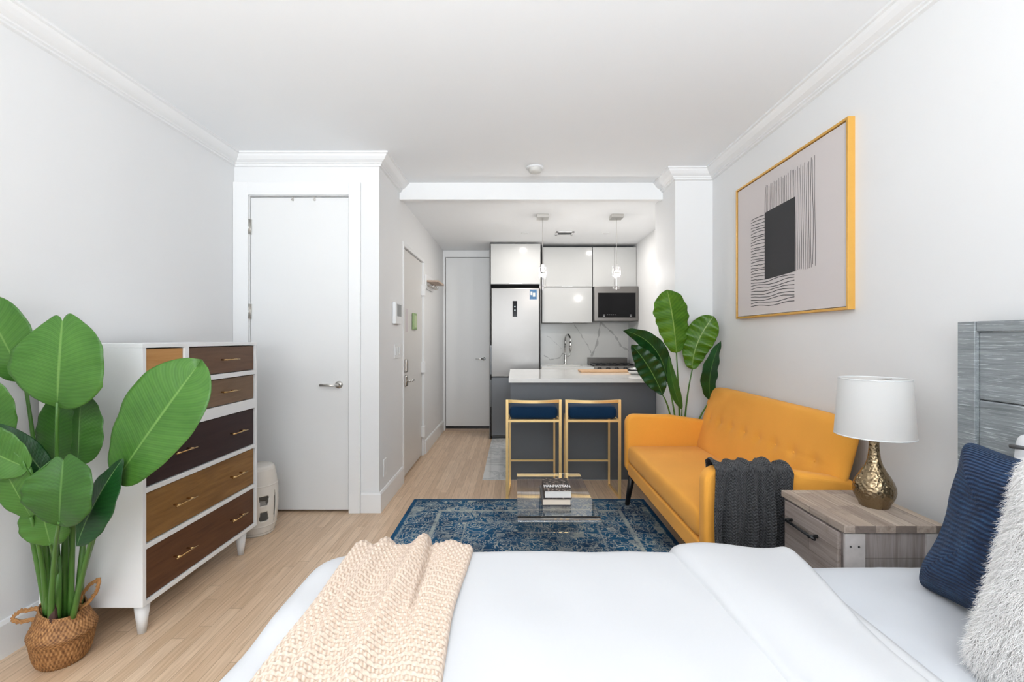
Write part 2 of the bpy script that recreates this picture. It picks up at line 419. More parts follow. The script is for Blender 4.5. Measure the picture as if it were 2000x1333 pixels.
M['greytrim'] = plain('grey_ribbon_trim', (.13, .13, .135), .8)
M['cord'] = m_corduroy()
M['knit'] = m_knit('beige_chunky_knit', (.50, .37, .28), (.72, .60, .50), 24, 64, .35, .003)
M['greyknit'] = m_knit('charcoal_knit', (.012, .012, .013), (.085, .085, .09), 34, 56, 1., .004)
M['head'] = m_headboard()
M['night_top'] = m_plank('reclaimed_planks_top', [(.24, .18, .15), (.50, .42, .35), (.38, .31, .26), (.60, .50, .40), (.32, .25, .21)], 'y', .07, .33, rot=(0, 0, R(90)))
M['night_side'] = m_plank('reclaimed_planks_side', [(.20, .175, .17), (.36, .32, .30), (.26, .22, .215), (.46, .41, .38)], 'z', .09, .21, rot=(R(90), R(90), 0))
M['night_front'] = m_plank('reclaimed_planks_front', [(.25, .205, .185), (.38, .32, .29), (.31, .26, .24)], 'y', .07, .5, rot=(0, R(90), R(90)))
M['shade'] = plain('white_lamp_shade', (.78, .78, .77), .9, spec=.05, var=.005)
M['bronze'] = None
M['paper'] = plain('white_page_edges', (.80, .79, .77), .9, var=.03, vscale=60)
M['paper2'] = plain('cream_page_edges', (.80, .70, .58), .9, var=.03, vscale=60)
M['canvas'] = plain('blush_grey_canvas', (.66, .61, .60), .9, spec=.1, var=.01)
M['ink'] = plain('charcoal_ink', (.032, .032, .035), .8, var=.05)
M['ceramic'] = plain('cream_ceramic', (.70, .66, .60), .25, var=.03)
M['board'] = wood('maple_cutting_board', (.55, .33, .18), (.72, .47, .28), 'x')
M['acrylic'] = plain('clear_acrylic', (1, 1, 1), .0, trans=1, ior=1.45, var=0)
M['glass'] = plain('clear_glass', (1, 1, 1), .0, trans=1, ior=1.45, var=0)
def m_thin():
    m = NT('thin_clear_glass'); tr = m.n('ShaderNodeBsdfTransparent'); gl = m.n('ShaderNodeBsdfGlossy'); gl.inputs['Roughness'].default_value = .03
    fr = m.n('ShaderNodeLayerWeight'); fr.inputs[0].default_value = .35; mx = m.n('ShaderNodeMixShader')
    m.l(m.math('ADD', m.math('MULTIPLY', fr.outputs['Facing'], .55), .06), mx.inputs[0]); m.l(tr.outputs[0], mx.inputs[1]); m.l(gl.outputs[0], mx.inputs[2]); m.l(mx.outputs[0], m.out.inputs[0]); return m.m
M['thin_glass'] = m_thin()
M['green'] = plain('soft_green_plastic', (.30, .42, .20), .5)
M['notice'] = plain('pale_notice_paper', (.60, .55, .56), .8, var=.05, vscale=60)
M['screen'] = plain('grey_lcd_screen', (.33, .34, .34), .3)
M['sticker'] = plain('blue_sticker', (.01, .10, .24), .4, var=.5, vscale=60)
M['shelfwood'] = wood('pale_shelf_wood', (.40, .29, .22), (.55, .43, .34), 'y')
M['d_orange'] = wood('honey_drawer_veneer', (.40, .19, .055), (.54, .29, .11), 'y', 1, .5)
M['d_dark'] = wood('dark_walnut_veneer', (.085, .045, .028), (.165, .092, .056), 'y', 1, .5)
M['d_grey'] = wood('smoked_walnut_veneer', (.13, .078, .045), (.21, .135, .082), 'y', 1, .5)
M['d_espresso'] = wood('espresso_veneer', (.022, .010, .010), (.04, .019, .018), 'y', 1, .5)
M['d_walnut'] = wood('mid_walnut_veneer', (.15, .068, .018), (.30, .155, .048), 'y', 1, .5)
M['d_brown'] = wood('chestnut_veneer', (.065, .024, .010), (.145, .062, .026), 'y', 1, .5)
def m_shade():
    m = NT('white_linen_shade'); m.base((.82, .82, .81)); m.rough(.9); m.p.inputs['Specular IOR Level'].default_value = .05
    tr = m.n('ShaderNodeBsdfTranslucent'); tr.inputs[0].default_value = (.9, .89, .87, 1); mx = m.n('ShaderNodeMixShader', i_0=.4)
    m.l(m.p.outputs[0], mx.inputs[1]); m.l(tr.outputs[0], mx.inputs[2]); m.l(mx.outputs[0], m.out.inputs[0]); return m.m
M['shade'] = m_shade()
def m_bronze():
    m = NT('hammered_bronze'); v = m.coord()
    vo = m.n('ShaderNodeTexVoronoi', feature='SMOOTH_F1'); vo.inputs['Scale'].default_value = 105; m.l(v, vo.inputs['Vector'])
    m.base(m.mix(m.noise(v, 5, 2), (.24, .175, .10), (.34, .265, .17))); m.p.inputs['Metallic'].default_value = 1; m.rough(.25)
    m.bump(vo.outputs['Distance'], .9, .004); return m.m
M['bronze'] = m_bronze()

# ------------------------------------------------------------------ room shell
XL, XR, H = -2.088, 1.604, 2.665          # left wall, right wall, ceiling
YB, XH, YK = 3.435, -1.008, 6.5           # closet face, hall wall, far wall
YBEAM, ZB, ZK = 4.04, 2.517, 2.54
YC, XC = 3.73, 1.30                       # column face and side
YW = -3.8                                 # window wall behind the camera
def struct(name, mb, m, **k): return tag(mb.build(name, m, **k), kind='structure')
struct('floor', bx(-2.25, 1.75, YW-.1, 6.65, -.1, 0), M['floor'])
tag(bx(-.295, XR, 4.22, YK, .0, .003).build('floor_kitchen', M['tile']), kind='structure')
struct('ceiling', bx(-2.25, 1.75, YW-.1, YBEAM+.05, H, H+.1), M['ceil'])
struct('ceiling_kitchen', bx(-1.15, 1.75, YBEAM+.06, 6.65, ZK, ZK+.1), M['ceil'])
struct('trim_beam', bx(XH, XR, YBEAM, YBEAM+.06, ZB, H), M['trim'])
struct('wall_left', bx(XL-.12, XL, YW-.1, 6.6, 0, H), M['wall'])
struct('wall_right', bx(XR, XR+.12, YW-.1, 6.6, 0, H), M['wall'])
# closet front with its door opening, hall side with entry opening
DX0, DX1, DZ = -1.972, -1.236, 2.357
mb = MB(); mb.box(XL, DX0, YB, YB+.1, 0, H); mb.box(DX1, XH, YB, YB+.1, 0, H); mb.box(DX0, DX1, YB, YB+.1, DZ, H); mb.box(DX0, DX1, YB+.07, YB+.1, 0, DZ)  # last box, behind the leaf, is added to block light leaks
struct('wall_closet', mb, M['wall'])
EY0, EY1, EZ = 4.19, 5.11, 2.14
mb = MB(); mb.box(XH-.1, XH, YB+.1, EY0, 0, H); mb.box(XH-.1, XH, EY1, YK, 0, H); mb.box(XH-.1, XH, EY0, EY1, EZ, H); mb.box(XH-.1, XH-.08, EY0, EY1, 0, EZ)  # thin last box added behind the entry door against leaking light
struct('wall_hall', mb, M['wall'])
BX0, BX1, BZ = -.975, -.32, 2.44
mb = MB(); mb.box(XH-.1, BX0, YK, YK+.1, 0, H); mb.box(BX1, XR, YK, YK+.1, 0, H); mb.box(BX0, BX1, YK, YK+.1, BZ, H); mb.box(BX0, BX1, YK+.07, YK+.1, 0, BZ)  # last box added behind the far door to keep outside light out
struct('wall_far', mb, M['wall'])
struct('wall_column', bx(XC, XR, YC, 4.26, 0, H), M['wall'])
# window wall behind the camera
WZ0, WZ1 = .55, 2.5
mb = MB(); mb.box(XL, XR, YW-.1, YW, 0, WZ0); mb.box(XL, XR, YW-.1, YW, WZ1, H)
for a, b in ((XL, -1.85), (-.25, -.05), (1.55, XR)): mb.box(a, b, YW-.1, YW, WZ0, WZ1)
struct('wall_rear', mb, M['wall'])
for i, (a, b) in enumerate(((-1.85, -.25), (-.05, 1.55))):
    w = MB()
    w.box(a, b, YW-.09, YW-.05, WZ0, WZ0+.05); w.box(a, b, YW-.09, YW-.05, WZ1-.05, WZ1); w.box(a, b, YW-.09, YW-.05, 1.5, 1.54)
    w.box(a, a+.05, YW-.09, YW-.05, WZ0, WZ1); w.box(b-.05, b, YW-.09, YW-.05, WZ0, WZ1)
    struct('window_%d' % (i+1), w, M['trim'])
# crown moulding
zc = H
prof = [(0, zc), (.085, zc), (.085, zc-.012), (.074, zc-.016), (.066, zc-.03), (.05, zc-.048), (.034, zc-.058), (.026, zc-.062), (.026, zc-.070), (.016, zc-.074), (.016, zc-.084), (0, zc-.088)]
mb = MB(); sweep(mb, [(XL, YW), (XL, YB), (XH, YB), (XH, YBEAM)], prof); struct('trim_crown_left', mb, M['trim'])
mb = MB(); sweep(mb, [(XC, YBEAM), (XC, YC), (XR, YC), (XR, YW)], prof); struct('trim_crown_right', mb, M['trim'])
# baseboards
bp = [(0, 0), (.016, 0), (.016, .135), (.01, .15), (0, .15)]
mb = MB(); sweep(mb, [(XL, YW), (XL, YB-.02)], bp); struct('baseboard_left', mb, M['trim'])
mb = MB(); sweep(mb, [(-1.142, YB), (XH, YB), (XH, EY0-.05)], bp); struct('baseboard_closet', mb, M['trim'])
mb = MB(); sweep(mb, [(XH, EY1+.05), (XH, YK-.02)], bp); struct('baseboard_hall', mb, M['trim'])
mb = MB(); sweep(mb, [(XC, 4.2), (XC, YC), (XR, YC), (XR, YW)], bp); struct('baseboard_right', mb, M['trim'])

# ---- doors
def lever(parent, c, axis, sgn, L, mat, r=.027):
    """rose and lever; axis 'y' = door faces -y, 'x' = door faces +x"""
    h = MB()
    if axis == 'y':
        h.lathe([(0, -.012), (r, -.012), (r, 0)], c, 24, 'y')
        h.tube([(c[0], c[1]-.01, c[2]), (c[0], c[1]-.05, c[2])], .011, 12)
        h.tube([(c[0]+.008*-sgn, c[1]-.05, c[2]), (c[0]+sgn*L, c[1]-.05, c[2])], .010, 12)
    else:
        h.lathe([(0, .012), (r, .012), (r, 0)], c, 24, 'x')
        h.tube([(c[0]+.01, c[1], c[2]), (c[0]+.05, c[1], c[2])], .011, 12)
        h.tube([(c[0]+.05, c[1]-.008*sgn, c[2]), (c[0]+.05, c[1]+sgn*L, c[2])], .010, 12)
    return h.build('door_handle', mat, parent)
# closet door
d1 = tag(empty('door_1', (-1.6, YB, 0)), kind='structure')
bx(DX0+.004, DX1-.004, YB+.006, YB+.046, .018, DZ-.005).build('door_leaf', M['door'], d1, bevel=.001)
mb = MB(); mb.box(XL+.001, DX0-.004, YB-.022, YB, 0, 2.46); mb.box(DX1+.006, -1.145, YB-.022, YB, 0, 2.46); mb.box(DX0-.004, DX1+.006, YB-.022, YB, DZ+.006, 2.46)
mb.build('door_casing', M['trim'], d1, bevel=.002)
for z in (2.13, 1.50, .25):
    h = MB(); h.box(DX0-.008, DX0+.012, YB-.008, YB+.008, z-.055, z+.055); h.tube([(DX0, YB-.012, z-.055), (DX0, YB-.012, z+.055)], .007, 10)
    h.build('hinge', M['nickel'], d1)
lever(d1, (-1.309, YB+.006, .953), 'y', -1, .125, M['nickel'])
for x in (-1.653, -1.490):
    h = MB(); h.box(x-.005, x+.005, YB-.006, YB+.006, 2.325, 2.352); h.box(x-.005, x+.005, YB-.02, YB-.006, 2.325, 2.333)
    h.build('door_hook', M['nickel'], d1)
# entry door in the hall wall
d2 = tag(empty('door_2', (XH, 4.65, 0)), kind='structure')
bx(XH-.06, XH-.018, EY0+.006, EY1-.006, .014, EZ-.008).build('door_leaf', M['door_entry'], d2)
mb = MB(); mb.box(XH-.05, XH+.006, EY0-.035, EY0+.002, 0, EZ+.035); mb.box(XH-.05, XH+.006, EY1-.002, EY1+.03, 0, EZ+.035); mb.box(XH-.05, XH+.006, EY0, EY1, EZ-.002, EZ+.035)
mb.build('door_casing', M['trim'], d2, bevel=.002)
for z in (.98, .27, 1.83):
    bx(XH-.018, XH+.022, EY1-.05, EY1+.012, z-.06, z+.06).build('hinge', M['trim'], d2, bevel=.003)
lk = MB(); lk.smooth = False; lk.box(XH-.018, XH+.012, EY0+.075, EY0+.135, .98, 1.105); lk.build('keypad_lock', M['nickel'], d2, bevel=.012, seg=4)
lk = MB(); lk.box(XH-.018, XH+.01, EY0+.075, EY0+.135, .85, .955); lk.build('lock_plate', M['nickel'], d2, bevel=.012, seg=4)
lever(d2, (XH-.006, EY0+.105, .90), 'x', 1, .12, M['nickel'], .022)
# far door
d3 = tag(empty('door_3', (-.65, YK, 0)), kind='structure')
bx(BX0+.006, BX1-.006, YK+.008, YK+.045, .06, BZ-.006).build('door_leaf', M['door'], d3)
mb = MB(); mb.box(XH+.001, BX0-.004, YK-.018, YK, 0, BZ+.09); mb.box(BX1+.004, BX1+.004+.02, YK-.018, YK, 0, BZ+.09); mb.box(BX0-.004, BX1+.004, YK-.018, YK, BZ+.006, BZ+.09)
mb.build('door_casing', M['trim'], d3, bevel=.002)
bx(BX0, BX1, YK-.03, YK+.05, 0, .022).build('threshold', M['shelfwood'], d3)
bx(BX0, BX1, YK+.03, YK+.06, .022, .06).build('gap_shade', M['black'], d3)  # black strip standing in for the shade of the gap under the door
lever(d3, (-.435, YK+.008, 1.01), 'y', -1, .11, M['chrome'], .024)

# ------------------------------------------------------------------ things on the hall wall and door
t = tag(empty('thermostat', (XH, 3.89, 1.5)), 'white wall thermostat with a grey screen above the light switches', 'thermostat')
bx(XH, XH+.028, 3.80, 4.0, 1.42, 1.60).build('housing', M['trim'], t, bevel=.006)
bx(XH+.026, XH+.0295, 3.845, 3.985, 1.485, 1.585).build('screen', M['screen'], t)
t = tag(empty('light_switch', (XH, 3.95, 1.19)), 'white plate with three light switches below the thermostat', 'light switch')
bx(XH, XH+.007, 3.85, 4.05, 1.13, 1.25).build('plate', M['trim'], t, bevel=.002)
for y in (3.89, 3.95, 4.01): bx(XH+.006, XH+.012, y-.017, y+.017, 1.157, 1.223).build('rocker', M['white'], t, bevel=.002)
t = tag(empty('wall_outlet', (XH, 3.57, .3)), 'white wall outlet low on the hall wall above the baseboard', 'outlet')
bx(XH, XH+.007, 3.53, 3.61, .235, .365).build('plate', M['trim'], t, bevel=.002)
bx(XH+.006, XH+.009, 3.552, 3.588, .262, .338).build('socket', M['white'], t, bevel=.001)
tag(bx(XH-.018, XH-.017, 4.33, 4.43, 1.36, 1.58).build('notice', M['notice'], loc=(XH, 4.38, 1.47)), 'pale paper notice taped to the entry door', 'notice')
t = tag(empty('door_chime', (XH-.018, 4.68, 1.47)), 'small green plastic box on the entry door beside the paper notice', 'door chime')
bx(XH-.018, XH+.004, 4.60, 4.76, 1.385, 1.555).build('casing', M['green'], t, bevel=.012, seg=4)
bx(XH+.003, XH+.006, 4.625, 4.735, 1.41, 1.53).build('face', plain('light_green_face', (.50, .60, .36), .5), t, bevel=.008)
t = tag(empty('coat_rack', (XH, 5.35, 1.9)), 'small wooden wall shelf with coat hooks past the entry door', 'coat rack')
bx(XH, XH+.02, 5.17, 5.62, 1.86, 2.02).build('backboard', M['trim'], t, bevel=.002)
bx(XH+.02, XH+.15, 5.19, 5.60, 1.935, 1.955).build('shelf', M['shelfwood'], t, bevel=.002)
for y in (5.24, 5.34, 5.44, 5.54):
    h = MB(); h.tube([(XH+.02, y, 1.90), (XH+.06, y, 1.885), (XH+.085, y, 1.89), (XH+.09, y, 1.91)], .006, 8); h.build('hook', M['nickel'], t)

# ------------------------------------------------------------------ ceiling fittings
t = tag(empty('smoke_detector', (.164, 3.68, H)), 'round white smoke detector on the main ceiling', 'smoke detector')
MB().lathe([(.001, -.012), (.07, -.012), (.072, 0), (.001, 0)], (.164, 3.68, H), 32).build('base', M['white'], t)
MB().lathe([(.001, -.045), (.03, -.045), (.048, -.038), (.052, -.012)], (.164, 3.68, H), 32).build('sensor', plain('ivory_plastic', (.60, .59, .56), .5), t)
t = tag(empty('air_vent', (.59, 5.44, ZK)), 'white slotted air vent in the kitchen ceiling', 'vent')
mb = MB(); x0, x1, y0, y1 = .485, .695, 5.35, 5.53
mb.box(x0, x1, y0, y0+.025, ZK-.008, ZK); mb.box(x0, x1, y1-.025, y1, ZK-.008, ZK); mb.box(x0, x0+.025, y0, y1, ZK-.008, ZK); mb.box(x1-.025, x1, y0, y1, ZK-.008, ZK)
mb.build('frame', M['white'], t)
bx(x0+.025, x1-.025, y0+.025, y1-.025, ZK-.0015, ZK-.0005).build('duct_shade', M['carcass'], t)  # dark sheet behind the slats, stands in for the shade inside the vent
for k in range(5):
    y = y0+.035+k*.024; MB().hexa([(x0+.02, y, ZK-.007), (x1-.02, y, ZK-.007), (x1-.02, y+.002, ZK-.007), (x0+.02, y+.002, ZK-.007), (x0+.02, y+.010, ZK-.002), (x1-.02, y+.010, ZK-.002), (x1-.02, y+.012, ZK-.002), (x0+.02, y+.012, ZK-.002)]).build('slat', M['white'], t)
def downlight(x, y, label, power):
    t = tag(empty('recessed_light', (x, y, ZK)), label, 'ceiling light', 'recessed kitchen lights')
    MB().lathe([(.03, -.001), (.034, -.004), (.042, -.003), (.044, 0)], (x, y, ZK), 28).build('ring', M['white'], t)
    l = bpy.data.lights.new('bulb', 'AREA'); l.shape = 'DISK'; l.size = .06; l.energy = power; l.color = (1, .96, .91)
    o = link(bpy.data.objects.new('bulb', l)); o.location = (0, 0, -.006); o.parent = t
    MB().lathe([(.001, -.002), (.03, -.002)], (x, y, ZK), 28).build('lens', M['white'], t)
downlight(.12, 5.44, 'small round recessed light left of the kitchen ceiling vent', 8)
downlight(1.08, 5.44, 'small round recessed light right of the kitchen ceiling vent', 5.5)
def pendant(x, y, label):
    t = tag(empty('pendant_light', (x, y, ZK)), label, 'pendant light', 'glass pendants over the island')
    mb = MB(); mb.box(x-.06, x+.06, y-.06, y+.06, ZK-.035, ZK); mb.build('canopy', M['nickel'], t, bevel=.003)
    MB().tube([(x, y, ZK-.035), (x, y, 2.045)], .0022, 6).build('cord', M['nickel'], t)
    mb = MB(); mb.box(x-.015, x+.015, y-.015, y+.015, 1.975, 2.045); mb.build('socket', M['nickel'], t, bevel=.002)
    g = MB(); g.lathe([(.026, 0), (.027, -.20), (.025, -.21), (.001, -.212)], (x, y, 2.02), 24); g.build('glass_shade', M['thin_glass'], t)
    for k in range(4):
        q = math.pi/4+k*math.pi/2; a, b = x+.040*math.cos(q), y+.040*math.sin(q)
        r = MB(); r.tube([(a, b, 1.80), (a, b, 2.03)], .004, 8); r.build('crystal_rod', M['thin_glass'], t)
    MB().lathe([(.001, -.224), (.03, -.224), (.03, -.215), (.001, -.215)], (x, y, 2.02), 20).build('base_cap', M['thin_glass'], t)
    l = bpy.data.lights.new('bulb', 'POINT'); l.energy = 8; l.shadow_soft_size = .02; l.color = (1, .96, .92)  # point light added inside the pendant to brighten the kitchen
    o = link(bpy.data.objects.new('bulb', l)); o.parent = t; o.location = (0, 0, 1.945-ZK)
    mb = MB(); mb.box(x-.036, x+.036, y-.004, y+.004, 2.012, 2.018); mb.box(x-.004, x+.004, y-.036, y+.036, 2.012, 2.018); mb.build('rod_holder', M['chrome'], t)
pendant(.284, 4.65, 'left glass pendant on a thin cord, in front of the fridge cabinet')
pendant(1.028, 4.65, 'right glass pendant on a thin cord, in front of the microwave cabinet')

# ------------------------------------------------------------------ kitchen
FX0, FX1, FY = -.306, .326, 5.93
t = tag(empty('refrigerator', (.01, 6.2, 0)), 'tall stainless steel refrigerator with bottom freezer', 'refrigerator')
bx(FX0+.008, FX1-.008, FY+.03, YK-.02, .03, 1.945).build('body', M['carcass'], t)
bx(FX0+.006, FX1-.006, FY, FY+.028, .803, 1.945).build('upper_door', M['steel'], t, bevel=.006)
bx(FX0+.006, FX1-.006, FY, FY+.028, .045, .795).build('freezer_door', M['steel_dark'], t, bevel=.006)
bx(FX0+.02, FX1-.02, FY+.04, FY+.06, 0, .03).build('toe_kick', M['black'], t)
for z0, z1 in ((.835, 1.21), (.42, .765)):
    h = MB(); h.box(FX0-.002, FX0+.012, FY-.03, FY-.018, z0, z1); h.box(FX0-.002, FX0+.012, FY-.02, FY+.002, z0+.01, z0+.03); h.box(FX0-.002, FX0+.012, FY-.02, FY+.002, z1-.03, z1-.01)
    h.build('handle', M['steel_dark'], t, bevel=.002)
mb = MB(); mb.box(-.025, .033, FY-.003, FY, 1.575, 1.78); p = mb.build('display', M['blackglass'], t, bevel=.001)
M['icon'] = plain('pale_icon', (.5, .55, .6), .4)
for a, b in ((1.70, 1.712), (1.655, 1.667)): bx(-.004, .012, FY-.0036, FY-.003, a, b).build('display_icon', M['icon'], p)
mb = MB(); mb.box(.195, .285, FY-.002, FY, 1.80, 1.925); p = mb.build('sticker', M['sticker'], t)
mb = MB(); mb.box(.235, .265, FY-.003, FY-.002, 1.835, 1.885); mb.box(.205, .228, FY-.003, FY-.002, 1.855, 1.90); mb.build('sticker_print', plain('sticker_print_pale', (.55, .58, .55), .5), p)
# tall end panel left of the fridge
tag(bx(FX0-.018, FX0-.003, FY+.01, YK-.019, .0, 2.53).build('side_panel', M['carcass'], loc=(FX0-.01, 6.2, 0)), 'tall dark end panel between the far door and the refrigerator', 'panel')
# fridge cabinet
t = tag(empty('wall_cabinet', (.01, 6.2, 1.98)), 'glossy white cabinet above the refrigerator', 'cabinet', 'white kitchen wall cabinets')
bx(FX0-.001, FX1+.01, FY+.02, YK, 1.99, 2.50).build('body', M['carcass'], t)
bx(FX0+.001, FX1+.006, FY, FY+.019, 2.0, 2.515).build('door', M['gloss'], t, bevel=.001)
bx(-.07, .10, FY-.004, FY, 2.0, 2.005).build('finger_pull', M['white'], t)
tag(bx(FX1+.002, FX1+.017, FY+.01, YK, 0, 1.985).build('side_panel', M['carcass'], loc=(FX1+.01, 6.2, 0)), 'dark end panel between the refrigerator and the sink counter', 'panel')
UY = 6.05
def wallcab(x0, x1, z0, z1, doors, label):
    t = tag(empty('wall_cabinet', ((x0+x1)/2, 6.27, z0)), label, 'cabinet', 'white kitchen wall cabinets')
    bx(x0+.002, x1-.002, UY+.02, YK, z0+.002, z1-.004).build('body', M['carcass'], t)
    w = (x1-x0)/doors
    for k in range(doors):
        d = bx(x0+k*w+.002, x0+(k+1)*w-.002, UY, UY+.019, z0, z1-.008).build('door', M['gloss'], t, bevel=.001)
        if doors == 1: bx(x0+w/2-.07, x0+w/2+.07, UY-.004, UY, z0, z0+.004).build('finger_pull', M['white'], d)
wallcab(.36, 1.022, 1.98, 2.503, 1, 'wide glossy white cabinet right of the refrigerator, upper of the two')
wallcab(.36, 1.022, 1.505, 1.976, 1, 'wide glossy white cabinet directly above the sink backsplash')
wallcab(1.026, 1.60, 1.98, 2.503, 2, 'two-door glossy white cabinet above the microwave')
t = tag(empty('microwave', (1.31, 6.2, 1.52)), 'stainless over-the-range microwave with black glass door', 'microwave')
MX0, MX1, MY, MZ0, MZ1 = 1.032, 1.598, 5.95, 1.522, 1.972
bx(MX0, MX1, MY+.03, YK, MZ0, MZ1).build('body', M['carcass'], t)
mb = bx(MX0, MX1, MY, MY+.03, MZ0, MZ1); mb.build('door', M['steel'], t, bevel=.004)
p = bx(MX0+.045, MX1-.035, MY-.004, MY, MZ0+.045, MZ1-.085).build('glass', M['blackglass'], t, bevel=.001)
M['mark'] = plain('grey_marking', (.35, .35, .36), .5)
for x in (MX0+.11, MX1-.11):
    for z in (.06, .075): bx(x, x+.025, MY-.0048, MY-.004, MZ0+z, MZ0+z+.008).build('control_mark', M['mark'], p)
for k in range(5): bx(MX0+.16+k*.025, MX0+.173+k*.025, MY-.0048, MY-.004, MZ0+.078, MZ0+.083).build('control_mark', M['mark'], p)
# backsplash with its marble veins
t = tag(empty('backsplash', (.98, YK, .937)), 'white marble backsplash slab with grey veins behind the sink', 'backsplash')
YS = YK-.012
mb = bx(FX1+.018, XR-.001, YS, YK-.001, .938, 1.512); mb.cur = 1
def vein(pts, w):
    P = []
    for (a, b) in pts: q = at(a, b, YS); P.append((q.x, q.z))
    pp = []
    for (a, b), (c, d) in zip(P, P[1:]):
        for k in range(8):
            s_ = k/8; pp.append((lerp(a, c, s_)+random.uniform(-.006, .006), lerp(b, d, s_)+random.uniform(-.006, .006)))
    pp.append(P[-1])
    for i, ((a, b), (c, d)) in enumerate(zip(pp, pp[1:])):
        n = math.hypot(c-a, d-b) or 1; nx, nz = -(d-b)/n, (c-a)/n
        w0 = w*(.6+.4*math.sin(i*.9)); w1 = w*(.6+.4*math.sin((i+1)*.9))
        k = len(mb.v); y = YS-.0006
        mb.v += [(a+nx*w0, y, b+nz*w0), (a-nx*w0, y, b-nz*w0), (c-nx*w1, y, d-nz*w1), (c+nx*w1, y, d+nz*w1)]; mb.face((k, k+1, k+2, k+3))
vein([(1175, 625), (1170, 648), (1166, 672), (1155, 697)], .019); vein([(1175, 632), (1193, 648), (1206, 662), (1212, 676), (1226, 684), (1236, 705)], .017)
vein([(1122, 634), (1136, 656), (1148, 676), (1154, 690)], .007); vein([(1063, 694), (1075, 703), (1092, 700), (1100, 690)], .010); vein([(1068, 655), (1085, 670), (1098, 682)], .003)
mb.build('slab', [M['splash'], M['vein']], t)
# sink run
t = tag(empty('base_cabinet', (.68, 6.15, 0)), 'grey base cabinet under the sink', 'cabinet')
bx(FX1+.02, 1.0, 5.88, YK-.002, .08, .90).build('body', M['grey'], t)
bx(FX1+.02, 1.0, 5.94, YK-.03, .003, .08).build('plinth', M['carcass'], t)
for a, b in ((FX1+.024, .668), (.672, .998)): bx(a, b, 5.862, 5.88, .09, .888).build('door', M['grey'], t, bevel=.001)
t = tag(empty('worktop', (.68, 6.15, .9)), 'white quartz worktop along the far wall with a sink', 'worktop')
SX0, SX1 = .42, .90
mb = MB(); mb.box(FX1+.018, SX0, 5.85, YS, .90, .937); mb.box(SX1, 1.008, 5.85, YS, .90, .937); mb.box(SX0, SX1, 5.85, 5.93, .90, .937); mb.box(SX0, SX1, 6.32, YS, .90, .937)
mb.build('slab', M['quartz'], t)
bx(SX0, SX1, 5.93, 6.32, .9005, .905).build('sink_bowl', M['steel'], t)
t = tag(empty('faucet', (.70, 6.38, .937)), 'tall chrome pull-down kitchen faucet at the sink', 'faucet')
mb = MB(); mb.lathe([(.001, 0), (.026, 0), (.026, .01), (.019, .02), (.017, .13), (.014, .14), (.001, .14)], (.70, 6.38, .937), 20); mb.build('base', M['chrome'], t)
pts = [(.70, 6.38, 1.07)]+[(.70+.05*.5*(1-math.cos(q)), 6.38-.09*(1-math.cos(q))/1.0, 1.25+.10*math.sin(q)) for q in [math.pi*k/12 for k in range(13)]]
MB().tube(pts, .0125, 12).build('spout', M['chrome'], t)
e = pts[-1]; MB().tube([e, (e[0], e[1], 1.22), (e[0], e[1], 1.13)], [.013, .017, .017], 12).build('spray_head', M['chrome'], t)
mb = MB(); mb.tube([(.715, 6.37, 1.03), (.755, 6.34, 1.06), (.765, 6.335, 1.12)], .007, 8); mb.build('handle', M['chrome'], t)
t = tag(empty('gas_range', (1.3, 6.15, 0)), 'stainless gas range with black knobs right of the sink', 'stove')
RX0, RX1, RY = 1.012, 1.600, 5.86
bx(RX0, RX1, RY+.02, YS-.001, .003, .915).build('body', M['steel_dark'], t)
bx(RX0+.01, RX1-.01, RY, RY+.02, .16, .78).build('oven_door', M['steel'], t, bevel=.003)
mb = MB(); mb.hexa([(RX0, RY-.02, .82), (RX1, RY-.02, .82), (RX1, RY+.04, .82), (RX0, RY+.04, .82), (RX0, RY+.01, .945), (RX1, RY+.01, .945), (RX1, RY+.04, .945), (RX0, RY+.04, .945)]); mb.build('control_panel', M['steel'], t, bevel=.003)
for k in range(5):
    x = 1.08+k*.110; MB().lathe([(.001, -.035), (.026, -.035), (.029, -.01), (.029, 0)], (x, RY+.004, .905), 20, 'y').build('knob', M['black'], t)
bx(RX0+.01, RX1-.01, RY+.06, 6.36, .915, .93).build('cooktop', M['blackglass'], t)
for k in range(3):
    g = MB(); a = RX0+.03+k*.18
    for x in (a, a+.08, a+.16): g.box(x, x+.012, RY+.07, 6.34, .945, .958)
    for y in (RY+.07, 6.08, 6.32): g.box(a, a+.172, y, y+.012, .945, .958)
    for x in (a, a+.16):
        for y in (RY+.07, 6.32): g.box(x, x+.012, y, y+.012, .93, .945)
    g.build('grate', M['black'], t)
bx(RX0+.01, RX1-.04, 6.38, YS-.003, .915, 1.03).build('backguard', M['steel'], t, bevel=.003)
# island
t = tag(empty('kitchen_island', (.63, 4.8, 0)), 'slate grey kitchen island panel facing the bar stools', 'kitchen island')
mb = MB(); mb.box(-.036, XC-.004, 4.222, 4.262, .003, .900); mb.build('front_panel', M['grey'], t)
bx(-.034, XR-.004, 4.264, 5.28, .003, .900).build('body', M['grey'], t)
mb = MB(); mb.box(-.052, XC-.004, 4.135, 4.262, .901, .936); mb.box(-.052, XR-.003, 4.262, 5.42, .901, .936)
tag(mb.build('island_worktop', M['quartz'], loc=(.6, 4.8, .9)), 'white quartz worktop lying on the grey island', 'worktop')
tag(bx(.70, 1.26, 4.86, 5.10, .9365, .957).build('cutting_board', M['board'], loc=(.98, 4.98, .9365), bevel=.006, seg=3), 'long light wood cutting board on the island', 'cutting board')
t = tag(empty('glass_bowl', (1.2, 4.62, .9365)), 'shiny black domed bowl on the island beside the leaves', 'bowl')
MB().lathe([(.001, 0), (.05, 0), (.075, .02), (.083, .045), (.07, .062), (.035, .076), (.001, .08)], (1.22, 4.62, .9365), 32).build('body', M['chrome'], t)
